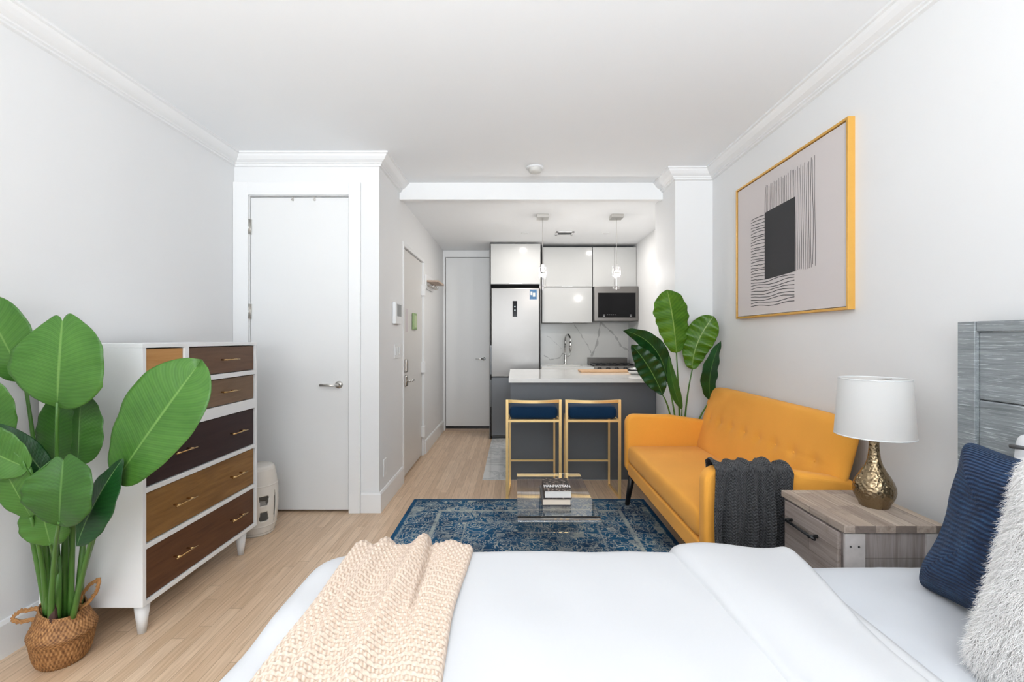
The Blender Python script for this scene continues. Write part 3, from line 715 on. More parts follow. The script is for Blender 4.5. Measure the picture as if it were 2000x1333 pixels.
MB().lathe([(.085, .036), (.089, .044), (.085, .052)], (1.22, 4.62, .9365), 32).build('rim', M['black'], t)
MB().lathe([(.001, .105), (.012, .102), (.014, .09), (.008, .078)], (1.22, 4.62, .9365), 16).build('knob', M['black'], t)
t = tag(empty('bottle', (1.447, 5.18, .9365)), 'dark bottle with a pink-red band behind the potted plant leaves', 'bottle')
MB().lathe([(.001, 0), (.045, 0), (.047, .01), (.047, .22), (.035, .255), (.018, .275), (.018, .33), (.001, .33)], (1.447, 5.18, .9365), 24).build('glass', M['blackglass'], t)
MB().lathe([(.0485, .24-.02), (.0485, .27-.02)], (1.447, 5.18, .9365), 24).build('band', plain('pink_label', (.55, .30, .30), .6), t)
MB().lathe([(.001, .345), (.024, .345), (.024, .325), (.018, .32)], (1.447, 5.18, .9365), 20).build('cap', M['black'], t)

# ------------------------------------------------------------------ bar stools
def make_stool(x0, label):
    y0, y1, w, b = 3.738, 4.06, .43, .011
    t = tag(empty('bar_stool', (x0+w/2, 3.9, 0)), label, 'bar stool', 'gold bar stools at the island')
    for sg, x in ((1, x0), (-1, x0+w)):
        xr = x+sg*.02
        f = MB(); f.box(x-b, x+b, y0-b, y0+b, 0, .800); f.build('rear_post', M['gold'], t, bevel=.0015)
        f = MB(); f.box(xr-b*.75, xr+b*.75, y1-b*.75, y1+b*.75, 0, .636); f.build('front_post', M['gold'], t, bevel=.0015)
        f = MB(); f.hexa([(x-b*.8, y0+b, 0), (x+b*.8, y0+b, 0), (xr+b*.7, y1-b*.75, 0), (xr-b*.7, y1-b*.75, 0), (x-b*.8, y0+b, .018), (x+b*.8, y0+b, .018), (xr+b*.7, y1-b*.75, .018), (xr-b*.7, y1-b*.75, .018)])
        f.build('floor_rail', M['gold'], t)
        f = MB(); f.hexa([(x-b*.8, y0+b, .618), (x+b*.8, y0+b, .618), (xr+b*.7, y1-b*.75, .618), (xr-b*.7, y1-b*.75, .618), (x-b*.8, y0+b, .636), (x+b*.8, y0+b, .636), (xr+b*.7, y1-b*.75, .636), (xr-b*.7, y1-b*.75, .636)])
        f.build('seat_rail', M['gold'], t)
    f = MB(); n = 14
    for k in range(n):
        s0, s1 = k/n, (k+1)/n
        c0, c1 = .045*4*s0*(1-s0), .045*4*s1*(1-s1)
        xa, xb = x0+b+(w-2*b)*s0, x0+b+(w-2*b)*s1
        f.hexa([(xa, y0-b-c0, .778), (xb, y0-b-c1, .778), (xb, y0+b-c1, .778), (xa, y0+b-c0, .778), (xa, y0-b-c0, .8), (xb, y0-b-c1, .8), (xb, y0+b-c1, .8), (xa, y0+b-c0, .8)])
    f.build('back_rail', M['gold'], t, merge=True)
    bx(x0+b, x0+w-b, y0-b, y0+b, .620, .640).build('cross_rail', M['gold'], t)
    bx(x0+.02+b*.75, x0+w-.02-b*.75, y1-b*.6, y1+b*.6, .620, .636).build('cross_rail', M['gold'], t)
    bx(x0+.02+b*.75, x0+w-.02-b*.75, y1-.007, y1+.007, .215, .230).build('footrest', M['gold'], t)
    c = MB(); c.cushion((x0+w/2, 3.895, .693), (1,0,0), (0,1,0), (0,0,1), .200, .158, .054, n=10, m=14, pw=.45, nu=30, nv=30)
    c.build('seat_cushion', M['navyv'], t, merge=True)
    return t
s1 = make_stool(-.060, 'gold framed bar stool with navy seat, the left one beside the refrigerator side')
s2 = copy_tree(s1); s2.location.x += .482
tag(s2, 'gold framed bar stool with navy seat, the right one nearer the orange sofa')

# ------------------------------------------------------------------ rug
mb = MB(); mb.box(-.92, .92, -1.35, 1.35, 0, .011)
mb.v = [(x+.115, y+2.34, z) for x, y, z in mb.v]
tag(mb.build('area_rug', M['rug'], loc=(.115, 2.34, 0), bevel=.003), 'worn blue patterned area rug under the clear table', 'rug')

# ------------------------------------------------------------------ acrylic table
t = tag(empty('coffee_table', (.22, 2.65, .011)), 'clear acrylic waterfall coffee table holding two books', 'coffee table')
x0, x1, ya, yb, zt, th, r = .015, .427, 2.27, 3.07, .412, .014, .03
out, inn = [], []
def arc(cy, cz, rr, a0, a1): return [(cy+rr*math.cos(R(a)), cz+rr*math.sin(R(a))) for a in [lerp(a0, a1, k/8) for k in range(9)]]
out = [(ya, .0112)]+arc(ya+r, zt-r, r, 180, 90)+arc(yb-r, zt-r, r, 90, 0)+[(yb, .0112)]
inn = [(ya+th, .0112)]+arc(ya+r, zt-r, r-th, 180, 90)+arc(yb-r, zt-r, r-th, 90, 0)+[(yb-th, .0112)]
mb = MB(); n = len(out)
for x in (x0, x1):
    mb.v += [(x, y, z) for y, z in out]; mb.v += [(x, y, z) for y, z in inn]
for k in range(n-1):
    mb.face((k, k+1, 2*n+k+1, 2*n+k)); mb.face((n+k, n+k+1, 3*n+k+1, 3*n+k)); mb.face((k, k+1, n+k+1, n+k)); mb.face((2*n+k, 2*n+k+1, 3*n+k+1, 3*n+k))
mb.face((0, n, 3*n, 2*n)); mb.face((n-1, 2*n-1, 4*n-1, 3*n-1))
mb.build('table_shell', M['acrylic'], t)
# books
def m_cover():
    m = NT('dark_photo_book_cover'); v = m.coord(scale=(1, 1, 1)); n = m.noise(v, 45, 5, .7)
    m.base(m.ramp(n, [(.44, (.012, .011, .012)), (.54, (.07, .045, .035)), (.62, (.40, .34, .30))], 'LINEAR')); m.rough(.55); m.p.inputs['Specular IOR Level'].default_value = .15; return m.m
M['cover'] = m_cover(); M['cover2'] = plain('dark_grey_book_cover', (.06, .055, .055), .5)
def book(name, x0, x1, y0, y1, z0, z1, cm, pm, label):
    t = tag(empty('book', ((x0+x1)/2, (y0+y1)/2, z0)), label, 'book', 'books on the clear table')
    c = .003; mb = MB(); mb.box(x0, x1, y0, y1, z0, z0+c); mb.box(x0, x1, y0, y1, z1-c, z1); mb.box(x0, x0+c, y0, y1, z0+c, z1-c)
    mb.build('cover', cm, t, bevel=.0008)
    bx(x0+c, x1-.004, y0+.004, y1-.004, z0+c, z1-c).build('pages', pm, t)
    return t
book('a', .146, .300, 2.44, 2.67, .4125, .448, M['cover2'], M['paper2'], 'closed book with cream pages, lower of the two on the clear table')
bk = book('b', .158, .304, 2.445, 2.665, .4484, .491, M['cover'], M['paper'], 'dark photo-covered book with white title, upper of the two on the clear table')
cu = bpy.data.curves.new('title_lettering', 'FONT'); cu.body = 'MANHATTAN'; cu.size = .029; cu.align_x = 'CENTER'; cu.extrude = .0003; cu.offset = .0006
cu.materials.append(plain('white_title_ink', (.88, .88, .88), .5, var=0))
tmp = bpy.data.objects.new('tmp', cu); tme = bpy.data.meshes.new_from_object(tmp); bpy.data.objects.remove(tmp)
to = link(bpy.data.objects.new('title_lettering', tme)); to.parent = bk; to.location = Vector((.231, 2.50, .4916))-wloc(bk); to.scale = (.80, 1.9, 1)
tag(to, 'white book title lettering')

# ------------------------------------------------------------------ dresser
DXF, DXB, DY0, DY1, DZ0, DZ1 = -1.59, -2.034, 1.97, 2.845, .146, 1.276
t = tag(empty('dresser', (-1.81, 2.4, 0)), 'tall white dresser with drawers in mixed wood tones', 'dresser')
e = .022
mb = MB(); mb.box(DXB, DXF, DY0, DY0+.02, DZ0, DZ1-.018); mb.box(DXB, DXF, DY1-.02, DY1, DZ0, DZ1-.018); mb.box(DXB, DXF, DY0, DY1, DZ1-.018, DZ1); mb.box(DXB, DXF, DY0+.02, DY1-.02, DZ0, DZ0+.02)
mb.box(DXB, DXB+.01, DY0+.02, DY1-.02, DZ0+.02, DZ1-.018)
rails = [(.166, .386), (.409, .629), (.653, .873), (.932, 1.079), (1.107, 1.257)]
mb.box(DXB+.01, DXF, DY0+.02, DY1-.02, .387, .408); mb.box(DXB+.01, DXF, DY0+.02, DY1-.02, .630, .652); mb.box(DXB+.01, DXF, DY0+.02, DY1-.02, .874, .931)
mb.box(DXB+.01, DXF, 2.222, 2.253, .931, DZ1-.018); mb.box(DXB+.01, DXF, 2.253, DY1-.02, 1.080, 1.106)
mb.build('carcass', M['white'], t, bevel=.0015)
def pull(par, y, z, L=.145):
    h = MB(); h.tube([(DXF+.024, y-L/2, z), (DXF+.024, y+L/2, z)], .0032, 8)
    for s_ in (-1, 1): h.tube([(DXF-.012, y+s_*L*.3, z), (DXF+.026, y+s_*L*.3, z)], .0042, 8)
    h.build('handle', M['brass'], par)
def drawer(y0, y1, z0, z1, m, pulls, name='drawer'):
    d = bx(DXF-.30, DXF-.008, y0+.003, y1-.003, z0+.003, z1-.004).build(name, m, t, bevel=.001)
    for y in pulls: pull(d, y, (z0+z1)/2)
a, b = DY0+.02, DY1-.022
drawer(a, b, *rails[0], M['d_brown'], (2.205, 2.635)); drawer(a, b, *rails[1], M['d_walnut'], (2.205, 2.635)); drawer(a, b, *rails[2], M['d_espresso'], (2.205, 2.635))
drawer(2.253, b, *rails[3], M['d_grey'], (2.555,)); drawer(2.253, b, *rails[4], M['d_dark'], (2.555,))
drawer(a, 2.222, .932, 1.257, M['d_orange'], (), 'door')
for x in (DXF-.055, DXB+.05):
    for y in (DY0+.065, DY1-.075):
        MB().lathe([(.001, 0), (.016, 0), (.032, DZ0), (.001, DZ0)], (x, y, 0), 20).build('leg', M['white'], t)

# ------------------------------------------------------------------ ceramic garden stool
CX_, CY_, r0 = -1.735, 3.10, .13
t = tag(empty('garden_stool', (CX_, CY_, 0)), 'cream ceramic drum stool with cut-out pattern beside the dresser', 'stool')
mb = MB(); mb.smooth = True
def rad(z):
    s_ = z/.445; return r0*(.80+.22*math.sin(math.pi*min(1, max(0, s_))) ** .8)
NT_, NZ = 144, 60; base = 0
def hole(q, z):
    k = (q/(2*math.pi)*5) % 1.0; a = (k-.5)*2      # -1..1 inside each of five motifs
    c = (z-.182)/.105
    rr = math.hypot(a/.62, c)
    if .22 < abs(c) < .80 and abs(a) < (.20+.28*abs(c)) and rr < .92: return True      # upper and lower petals
    if abs(abs(a)-1) < .10*math.sqrt(max(0, 1-c*c)): return True                                # slim eye between motifs
    return False
for j in range(NZ+1):
    z = .015+.415*j/NZ; rr = rad(z)
    for i in range(NT_):
        q = 2*math.pi*i/NT_; mb.v.append((CX_+rr*math.cos(q), CY_+rr*math.sin(q), z))
for j in range(NZ):
    for i in range(NT_):
        q = 2*math.pi*(i+.5)/NT_; z = .015+.415*(j+.5)/NZ
        if hole(q+.104, z): continue
        i2 = (i+1) % NT_; mb.face((j*NT_+i, j*NT_+i2, (j+1)*NT_+i2, (j+1)*NT_+i))
o = mb.build('body', M['ceramic'], t)
sm = o.modifiers.new('solid', 'SOLIDIFY'); sm.thickness = .008; sm.offset = -1
MB().lathe([(rad(.43), .430), (rad(.43)-.004, .442), (rad(.43)-.02, .449), (.02, .451), (.001, .451)], (CX_, CY_, 0), 48).build('top', M['ceramic'], t)
MB().lathe([(.001, 0), (rad(0)+.002, 0), (rad(0)+.006, .008), (rad(.015)+.001, .016)], (CX_, CY_, 0), 48).build('foot_ring', M['ceramic'], t)
for z in (.325, .062): MB().lathe([(rad(z)-.001, z-.006), (rad(z)+.004, z), (rad(z)-.001, z+.006)], (CX_, CY_, 0), 48).build('band', M['ceramic'], t)

# ------------------------------------------------------------------ potted banana plants
def leaf_mb(P0, P1, P2, S_, hw, prof='broad', fold=.25, ripple=.0022, nfreq=4, notch=0., twist=0., seed=0):
    P0, P1, P2, S_ = map(Vector, (P0, P1, P2, S_)); mb = MB()
    def f(u, v):
        m = P0*(1-v)**2+P1*2*v*(1-v)+P2*v*v
        T = ((P1-P0)*2*(1-v)+(P2-P1)*2*v).normalized()
        s_ = (S_-T*S_.dot(T)).normalized(); N = T.cross(s_)
        if twist:
            a = twist*(v-.3); s_, N = s_*math.cos(a)+N*math.sin(a), N*math.cos(a)-s_*math.sin(a)
        if prof == 'broad': w = (math.sin(math.pi*min(1, v**.72*.5+ (v**3.2)*.5)))**.60 if v < 1 else 0
        elif prof == 'heart': w = min(1, (v/.30))**.50*max(0, 1-max(0, (v*.955-.42)/.58)**2.5)**.55
        else: w = (math.sin(math.pi*v**.85))**.75
        x = (u*2-1); ax = abs(x)
        wob = 1+.5*ripple*(3*math.sin(v*19+seed+(x > 0)*2)+2*math.sin(v*47+seed))
        ww = hw*w*wob
        sh = 0
        if prof == 'heart':
            k = sst(.45, 1, v); sh = hw*(.17*math.sin(math.pi*min(1, ax)**.75)*k-.10*k*ax**2.5)
            sh -= hw*.14*ax*ax*(1-sst(0, .35, v))
        sh += notch*ax*(v**6)
        z = fold*ww*ax-.35*fold*ww*ax*ax+ripple*ax*math.sin(v*nfreq*6.28+seed+(x > 0)*1.7)
        return m+s_*(x*ww)+N*z+T*sh
    mb.grid(f, 22, 44); return mb
def stem_pts(a, b, bend, n=10):
    a, b, bend = Vector(a), Vector(b), Vector(bend)
    return [a*(1-s_)**2+bend*2*s_*(1-s_)+b*s_*s_ for s_ in [k/n for k in range(n+1)]]
t = tag(empty('potted_plant', (-1.80, 1.83, 0)), 'tall banana-leaf plant in a woven seagrass basket beside the dresser', 'potted plant')
PX, PY = -1.825, 1.862
bk_ = MB(); pr = [(.078, 0), (.090, .012), (.102, .04), (.110, .075), (.116, .105), (.121, .118), (.124, .128), (.119, .138), (.108, .158), (.096, .182), (.086, .205), (.084, .222), (.078, .222), (.080, .205), (.09, .18), (.10, .15)]
def bf(u, v):
    k = v*(len(pr)-1); i = min(int(k), len(pr)-2); s_ = k-i
    r_, z_ = lerp(pr[i][0], pr[i+1][0], s_), lerp(pr[i][1], pr[i+1][1], s_)
    r_ *= .885; q = 2*math.pi*u; r_ += .0018*math.sin(q*46+ (int(v*52) % 2)*math.pi)
    r_ *= 1+.05*math.cos(2*q+.9)*(z_/.2)
    z_ += .018*math.cos(q-2.6)*max(0, (z_-.1)/.1)
    return (PX+r_*math.cos(q), PY+r_*math.sin(q), z_)
bk_.grid(bf, 276, 52); basket = bk_.build('basket', M['basket'], t)
MB().lathe([(.001, .001), (.07, .001)], (PX, PY, 0), 32).build('basket_base', M['basket'], t)
MB().lathe([(.001, .165), (.080, .165)], (PX, PY, 0), 32).build('soil', M['soil'], t)
def handle(c, U, V):
    c, U, V = Vector(c), Vector(U), Vector(V)
    pts = [c+U*(.5*(1-math.cos(q)))+V*math.sin(q)+Vector((0, .004*math.sin(3*q), .002*math.sin(q*7))) for q in [math.pi*2*k/28 for k in range(28)]]
    m_ = MB()
    for ph in (0, 2.1, 4.2):
        m_.tube([p+Vector((.0045*math.sin(i*1.35+ph), .003*math.cos(i*1.35+ph), .0045*math.cos(i*1.35+ph))) for i, p in enumerate(pts)], .0042, 7, closed=True)
    m_.build('basket_handle', M['fringe'], basket)
handle((PX-.050, PY-.03, .208), (-.098, -.02, -.008), (-.004, .004, .021)); handle((PX+.066, PY+.0, .215), (.088, -.01, .110), (-.014, 0, .013))
def left_leaf(pb, pm, pt, D, hw, S_, mat, **k):
    P0, P1, P2 = at(*pb, D[0]), at(*pm, D[1]), at(*pt, D[2])
    leaf_mb(P0, P1, P2, S_, hw, **k).build('leaf', M[mat], t, solid=.0012)
    return P0, P1
def stem_to(P0, foot, bend=None, r=(.011, .005), mat='stem', par=None):
    foot = Vector(foot); mid = Vector(bend) if bend else Vector((lerp(foot.x, P0.x, .25), lerp(foot.y, P0.y, .25), lerp(foot.z, P0.z, .6)))
    pts = stem_pts(foot, P0, mid); m_ = MB(); m_.tube(pts, [lerp(r[0], r[1], k/10) for k in range(11)], 10)
    m_.build('stem', M[mat], par or t)
F = lambda dx, dy: (PX+dx, PY+dy, .16)
# big upright heart leaf
P0, _ = left_leaf((112, 786), (115, 710), (122, 628), (1.70, 1.66, 1.70), .165, (1, .05, 0), 'leafL', prof='heart', fold=-.10, seed=1); stem_to(P0, F(.0, -.03))
# leaf behind it, folded
P0, _ = left_leaf((152, 900), (154, 840), (158, 775), (1.80, 1.78, 1.80), .108, (1, -.35, 0), 'leafM', prof='heart', fold=.30, seed=2); stem_to(P0, F(.03, .0))
P0, _ = left_leaf((110, 902), (112, 850), (118, 770), (1.83, 1.81, 1.83), .085, (1, .1, 0), 'leafM', prof='heart', fold=.12, seed=5); stem_to(P0, F(.01, .02))
# big leaf leaning right
P0, _ = left_leaf((228, 938), (285, 850), (385, 716), (1.72, 1.66, 1.74), .152, (.75, -.15, -.65), 'leafL', prof='broad', fold=-.16, notch=.03, seed=3); stem_to(P0, F(.045, -.01), at(165, 1080, 1.78))
# lower centre leaf
P0, _ = left_leaf((116, 1020), (118, 960), (124, 900), (1.60, 1.56, 1.60), .112, (.97, .1, -.25), 'leafM', prof='heart', fold=-.22, seed=4); stem_to(P0, F(.0, -.05))
# dark narrow leaf, right
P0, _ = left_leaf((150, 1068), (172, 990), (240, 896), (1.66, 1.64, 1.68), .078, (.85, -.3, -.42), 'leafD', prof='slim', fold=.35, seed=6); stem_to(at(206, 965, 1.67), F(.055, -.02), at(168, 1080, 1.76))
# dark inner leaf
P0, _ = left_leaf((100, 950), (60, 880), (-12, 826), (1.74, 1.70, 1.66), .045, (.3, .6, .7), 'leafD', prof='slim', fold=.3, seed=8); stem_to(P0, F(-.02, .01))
# left-hand leaves, partly outside the frame
P0, _ = left_leaf((48, 745), (22, 690), (-42, 575), (1.78, 1.74, 1.70), .110, (.8, .1, .45), 'leafL', prof='broad', fold=-.15, seed=9); stem_to(P0, F(-.02, -.02), at(75, 900, 1.80))
P0, _ = left_leaf((10, 868), (-15, 815), (-55, 735), (1.72, 1.70, 1.66), .095, (.85, .1, .3), 'leafL', prof='broad', fold=-.12, seed=10); stem_to(P0, F(-.04, -.02), at(60, 1000, 1.78))
P0, _ = left_leaf((58, 915), (10, 900), (-75, 850), (1.62, 1.60, 1.56), .085, (.25, .1, .95), 'leafL', prof='broad', fold=-.15, seed=11); stem_to(P0, F(-.03, -.03), at(90, 1010, 1.74))
P0, _ = left_leaf((60, 1010), (25, 950), (-15, 872), (1.66, 1.62, 1.60), .075, (.9, .1, .35), 'leafL', prof='broad', fold=-.2, seed=12); stem_to(P0, F(-.045, -.02), at(90, 1100, 1.76))
P0, _ = left_leaf((98, 1062), (90, 1030), (76, 975), (1.70, 1.68, 1.68), .080, (.95, .15, .1), 'leafL', prof='heart', fold=-.15, seed=13); stem_to(P0, F(-.03, .02))
for i, (dx, dy, h, lean) in enumerate([(-.035, .01, .42, -.03), (-.02, -.03, .34, -.02), (.02, -.045, .28, .01), (.04, .02, .40, .03), (.0, .03, .46, .0), (.015, -.01, .50, .005)]):
    st = MB(); st.tube([F(dx, dy), (PX+dx+lean*.5, PY+dy, .16+h*.5), (PX+dx+lean, PY+dy, .16+h)], [.015, .012, .006], 10); st.build('stalk', M['stem'], t)
for i, (dx, dy, h) in enumerate([(-.045, -.012, .20), (.022, -.058, .13), (-.03, .03, .17)]):
    st = MB(); st.tube([F(dx, dy), (PX+dx-.004, PY+dy, .16+h*.6), (PX+dx-.01, PY+dy, .16+h)], [.016, .014, .006], 10); st.build('sheath', M['sheath'], t)
# the second plant, behind the sofa's far arm
t2 = tag(empty('potted_plant', (1.325, 3.665, 0)), 'banana-leaf plant between the sofa and the white column', 'potted plant')
QX, QY = 1.322, 3.660
MB().lathe([(.001, 0), (.036, 0), (.046, .20), (.049, .21), (.045, .212), (.041, .20), (.001, .19)], (QX, QY, 0), 28).build('pot', M['carcass'], t2)
def rl(pb, pm, pt, D, hw, S_, mat, bend=None, foot=(0, 0), **k):
    P0, P1, P2 = at(*pb, D[0]), at(*pm, D[1]), at(*pt, D[2])
    leaf_mb(P0, P1, P2, S_, hw, **k).build('leaf', M[mat], t2, solid=.0012)
    stem_to(P0, (QX+foot[0], QY+foot[1], .19), bend, (.010, .0045), par=t2)
rl((1321, 690), (1318, 630), (1303, 566), (3.56, 3.54, 3.56), .138, (1, .1, -.1), 'leafG', prof='broad', fold=.16, ripple=.010, nfreq=6, seed=1)
rl((1352, 722), (1352, 670), (1394, 618), (3.58, 3.55, 3.50), .112, (.85, -.35, .4), 'leafG', at(1334, 800, 3.62), (.01, 0), prof='broad', fold=.22, ripple=.012, nfreq=6, seed=2)
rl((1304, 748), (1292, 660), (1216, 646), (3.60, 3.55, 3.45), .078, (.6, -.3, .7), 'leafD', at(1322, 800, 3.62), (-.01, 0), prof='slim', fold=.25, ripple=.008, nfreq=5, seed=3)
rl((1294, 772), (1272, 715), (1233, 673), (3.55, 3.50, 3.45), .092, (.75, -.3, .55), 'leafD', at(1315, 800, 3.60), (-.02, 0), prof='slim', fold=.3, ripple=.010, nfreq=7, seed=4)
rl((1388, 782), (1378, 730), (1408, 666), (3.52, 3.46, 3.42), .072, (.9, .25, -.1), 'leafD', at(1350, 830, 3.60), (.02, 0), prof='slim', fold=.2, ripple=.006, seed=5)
rl((1332, 800), (1312, 760), (1306, 696), (3.60, 3.57, 3.55), .040, (.9, -.3, 0), 'leafM', None, (0, .01), prof='slim', fold=.4, seed=6)

# ------------------------------------------------------------------ sofa
SXF, SXW, SY0, SY1 = .853, 1.56, 2.06, 3.60
t = tag(empty('sofa', (1.2, 2.83, 0)), 'marigold yellow-orange sofa with button-tufted back and black legs', 'sofa')
def arm(y0, y1):
    prof = []
    def rc(cx, cz, r, a0, a1, n=8): return [(cx+r*math.cos(R(lerp(a0, a1, k/n))), cz+r*math.sin(R(lerp(a0, a1, k/n)))) for k in range(n+1)]
    prof += [(1.50, .262)]+rc(SXF+.06, .262+.06, .06, 270, 180)+rc(SXF+.07, .705-.06, .07, 180, 92)+[(1.20, .708), (1.45, .672), (1.53, .66)]
    m_ = MB(); n = len(prof); m_.smooth = False
    m_.v += [(x, y0, z) for x, z in prof]+[(x, y1, z) for x, z in prof]
    m_.face(range(n)); m_.face([n+k for k in range(n)][::-1])
    m_.smooth = True
    for k in range(n): k2 = (k+1) % n; m_.face((k, k2, n+k2, n+k))
    o = m_.build('armrest', M['orange'], t, bevel=.022, seg=4)
    return o
arm(SY1-.085, SY1); arm(SY0, SY0+.085)
bx(SXF+.008, 1.50, SY0+.086, SY1-.086, .258, .352).build('base_rail', M['orange'], t, bevel=.014, seg=3)
c = MB(); c.cushion((1.125, (SY0+SY1)/2, .422), (1,0,0), (0,1,0), (0,0,1), .270, (SY1-SY0)/2-.087, .069, n=30, m=26, pw=.4, nu=70, nv=110)
c.build('seat_cushion', M['orange'], t, merge=True)
# back: leaning slab, tufted
bot, top = Vector((1.385, 0, .45)), Vector((1.515, 0, .915))
B = (top-bot).normalized(); N = Vector((-B.z, 0, B.x)); ym = (SY0+SY1)/2; hy = (SY1-SY0)/2-.004; hb = (top-bot).length/2+.03
buttons = []
def tuft(a, b, sgn):
    if sgn < 0: return 0
    d = 0; yy = a*hy
    for k in range(8):
        bc = -hy+.17+k*(2*hy-.34)/7
        rr = ((yy-bc)**2+((b-.08)*hb)**2)
        d -= .010*math.exp(-rr/.0011)
    d -= .0025*math.exp(-((b-.08)*hb)**2/.00004)
    return d
Cb = (bot+top)/2+Vector((0, ym, 0))-N*.040
c = MB(); c.cushion(Cb, (0,1,0), B, N, hy, hb, .052, n=9, m=14, pw=.5, nu=220, nv=70, back=.8, fn=tuft)
bk2 = c.build('backrest', M['orange'], t, merge=True)
for k in range(8):
    y = ym-hy+.17+k*(2*hy-.34)/7; p = Cb+Vector((0, y-ym, 0))+B*(.08*hb)+N*.040
    m_ = MB()
    m_.cushion(p, (0,1,0), B, N, .007, .007, .004, n=2, nu=8, nv=8); m_.build('button', M['orange'], bk2, merge=True)
def leg(x, y, dx, dy):
    m_ = MB(); m_.tube([(x+dx, y+dy, .0112), (x, y, .262)], [.017, .027], 14); m_.build('leg', M['blackwood'], t)
leg(.905, 3.54, -.035, .025); leg(.905, 2.14, -.035, -.025)
m_ = MB(); 
for y in (3.54, 2.14):
    m_ = MB(); m_.tube([(1.47, y, .0), (1.43, y, .262)], [.013, .021], 14); m_.build('leg', M['blackwood'], t)
# grey throw over the near arm
m_ = MB()
def gt(u, v):
    # v: 0 = inside of the arm, 1 = hem near the floor ; u across
    L = v*.70
    x = lerp(.882, 1.215, u)+ (.018*math.sin(L*9+1) if u < .3 else 0)*(1-u) + .02*(u-.5)*math.exp(-((L-.13)/.07)**2)
    x += .012*math.sin(L*7)*u
    ztop = .712-.045*sst(1.1, 1.5, x)
    y1_, y0_ = SY0+.095, SY0-.012
    foldk = .024*(math.sin(u*6.28*4.5+L*1.5)+.6*math.sin(u*6.28*8.2+1+L*3))+.006*noise.noise(Vector((u*5, L*6, 0)))
    a = sst(.0, .25, L-.18)
    if L < .07: y, z = y1_+.006+.006*math.sin(u*19), ztop+.006-(.07-L)*.85
    elif L < .07+.107: s_ = (L-.07)/.107; y, z = lerp(y1_, y0_, s_), ztop+.006+.014*math.sin(math.pi*s_)+.008*math.sin(u*6.28*3+1)*math.sin(math.pi*s_)
    else: y, z = y0_-.010-.012*a, ztop-(L-.177)
    y -= (foldk+.012)*(.25+.75*a) if L > .12 else 0
    z += .5*max(0, foldk) if L <= .19 else 0
    return (x, y, z)
m_.grid(gt, 170, 190)
tag(m_.build('throw_blanket', M['greyknit'], loc=(1.06, SY0, .7), solid=.006), 'charcoal knit throw draped over the sofa armrest', 'throw blanket')

# ------------------------------------------------------------------ nightstand and lamp
NX0, NX1, NY0, NY1, NZ = 1.132, 1.485, 1.582, 1.957, .655
t = tag(empty('nightstand', (1.31, 1.77, 0)), 'reclaimed wood nightstand with plank top beside the bed', 'nightstand')
bx(NX0+.012, NX1, NY0+.008, NY1-.004, .06, NZ-.028).build('cabinet_body', M['night_side'], t, bevel=.002)
bx(NX0, NX1, NY0, NY1, NZ-.026, NZ).build('top', M['night_top'], t, bevel=.002)
d = bx(NX0-.002, NX0+.012, NY0+.030, NY1-.028, .40, NZ-.034).build('drawer', M['night_front'], t, bevel=.002)
d2_ = bx(NX0-.002, NX0+.012, NY0+.030, NY1-.028, .10, .392).build('drawer', M['night_front'], t, bevel=.002)
for dd, z in ((d, .560), (d2_, .25)):
    h = MB(); h.tube([(NX0-.030, 1.692, z), (NX0-.030, 1.905, z)], .0055, 10)
    for y in (1.72, 1.877): h.tube([(NX0-.001, y, z), (NX0-.036, y, z)], .0065, 10)
    h.build('handle', M['black'], dd)
mb = MB(); mb.box(NX0+.003, NX0+.072, NY0+.0, NY0+.008, .06, NZ-.028); mb.box(NX1-.07, NX1, NY0, NY0+.008, .06, NZ-.028)
mb.build('corner_board', plain('worn_pale_board', (.48, .44, .42), .6, var=.25, vscale=25), t)
mb = MB()
for x in (NX0+.022, NX0+.05): mb.lathe([(.001, -.0012), (.0035, -.0012), (.0035, 0)], (x, NY0, NZ-.072), 10, 'y')
mb.build('screw', M['black'], t)
for x in (NX0+.03, NX1-.03):
    for y in (NY0+.03, NY1-.03): bx(x-.02, x+.02, y-.02, y+.02, 0, .06).build('foot', M['night_side'], t)
LX, LY = 1.385, 1.775
t = tag(empty('table_lamp', (LX, LY, NZ)), 'table lamp with white drum shade and hammered bronze base', 'lamp')
prf = [(.001, 0), (.047, 0), (.049, .004), (.050, .010), (.058, .024), (.066, .042), (.0695, .060), (.068, .078), (.061, .098), (.050, .118), (.038, .138), (.028, .158), (.0215, .180), (.0185, .205), (.0165, .235), (.016, .262), (.001, .262)]
MB().lathe(prf, (LX, LY, NZ), 64).build('base', M['bronze'], t)
mb = MB(); mb.tube([(LX, LY, NZ+.262), (LX, LY, NZ+.33)], .008, 12); mb.lathe([(.001, .33), (.014, .33), (.014, .39), (.001, .39)], (LX, LY, NZ), 16); mb.build('socket', M['brass'], t)
zs0, zs1 = .925, 1.146
m_ = MB(); m_.lathe([(.129, zs0), (.1155, zs1)], (LX, LY, 0), 64); m_.build('lamp_shade', M['shade'], t, merge=True)
MB().lathe([(.1285, zs0), (.1298, zs0), (.1296, zs0+.004), (.1283, zs0+.004)], (LX, LY, 0), 64).build('shade_rim', M['white'], t)
MB().lathe([(.1145, zs1-.004), (.1165, zs1-.004), (.1162, zs1), (.1142, zs1), (.1145, zs1-.004)], (LX, LY, 0), 64).build('shade_rim', M['white'], t)
mb = MB()
for k in range(3):
    q = k*2.094+.4; mb.tube([(LX, LY, zs1-.012), (LX+.114*math.cos(q), LY+.114*math.sin(q), zs1-.006)], .0018, 6)
mb.tube([(LX, LY, NZ+.39), (LX, LY, zs1-.012)], .003, 6); mb.build('shade_spider', M['nickel'], t)

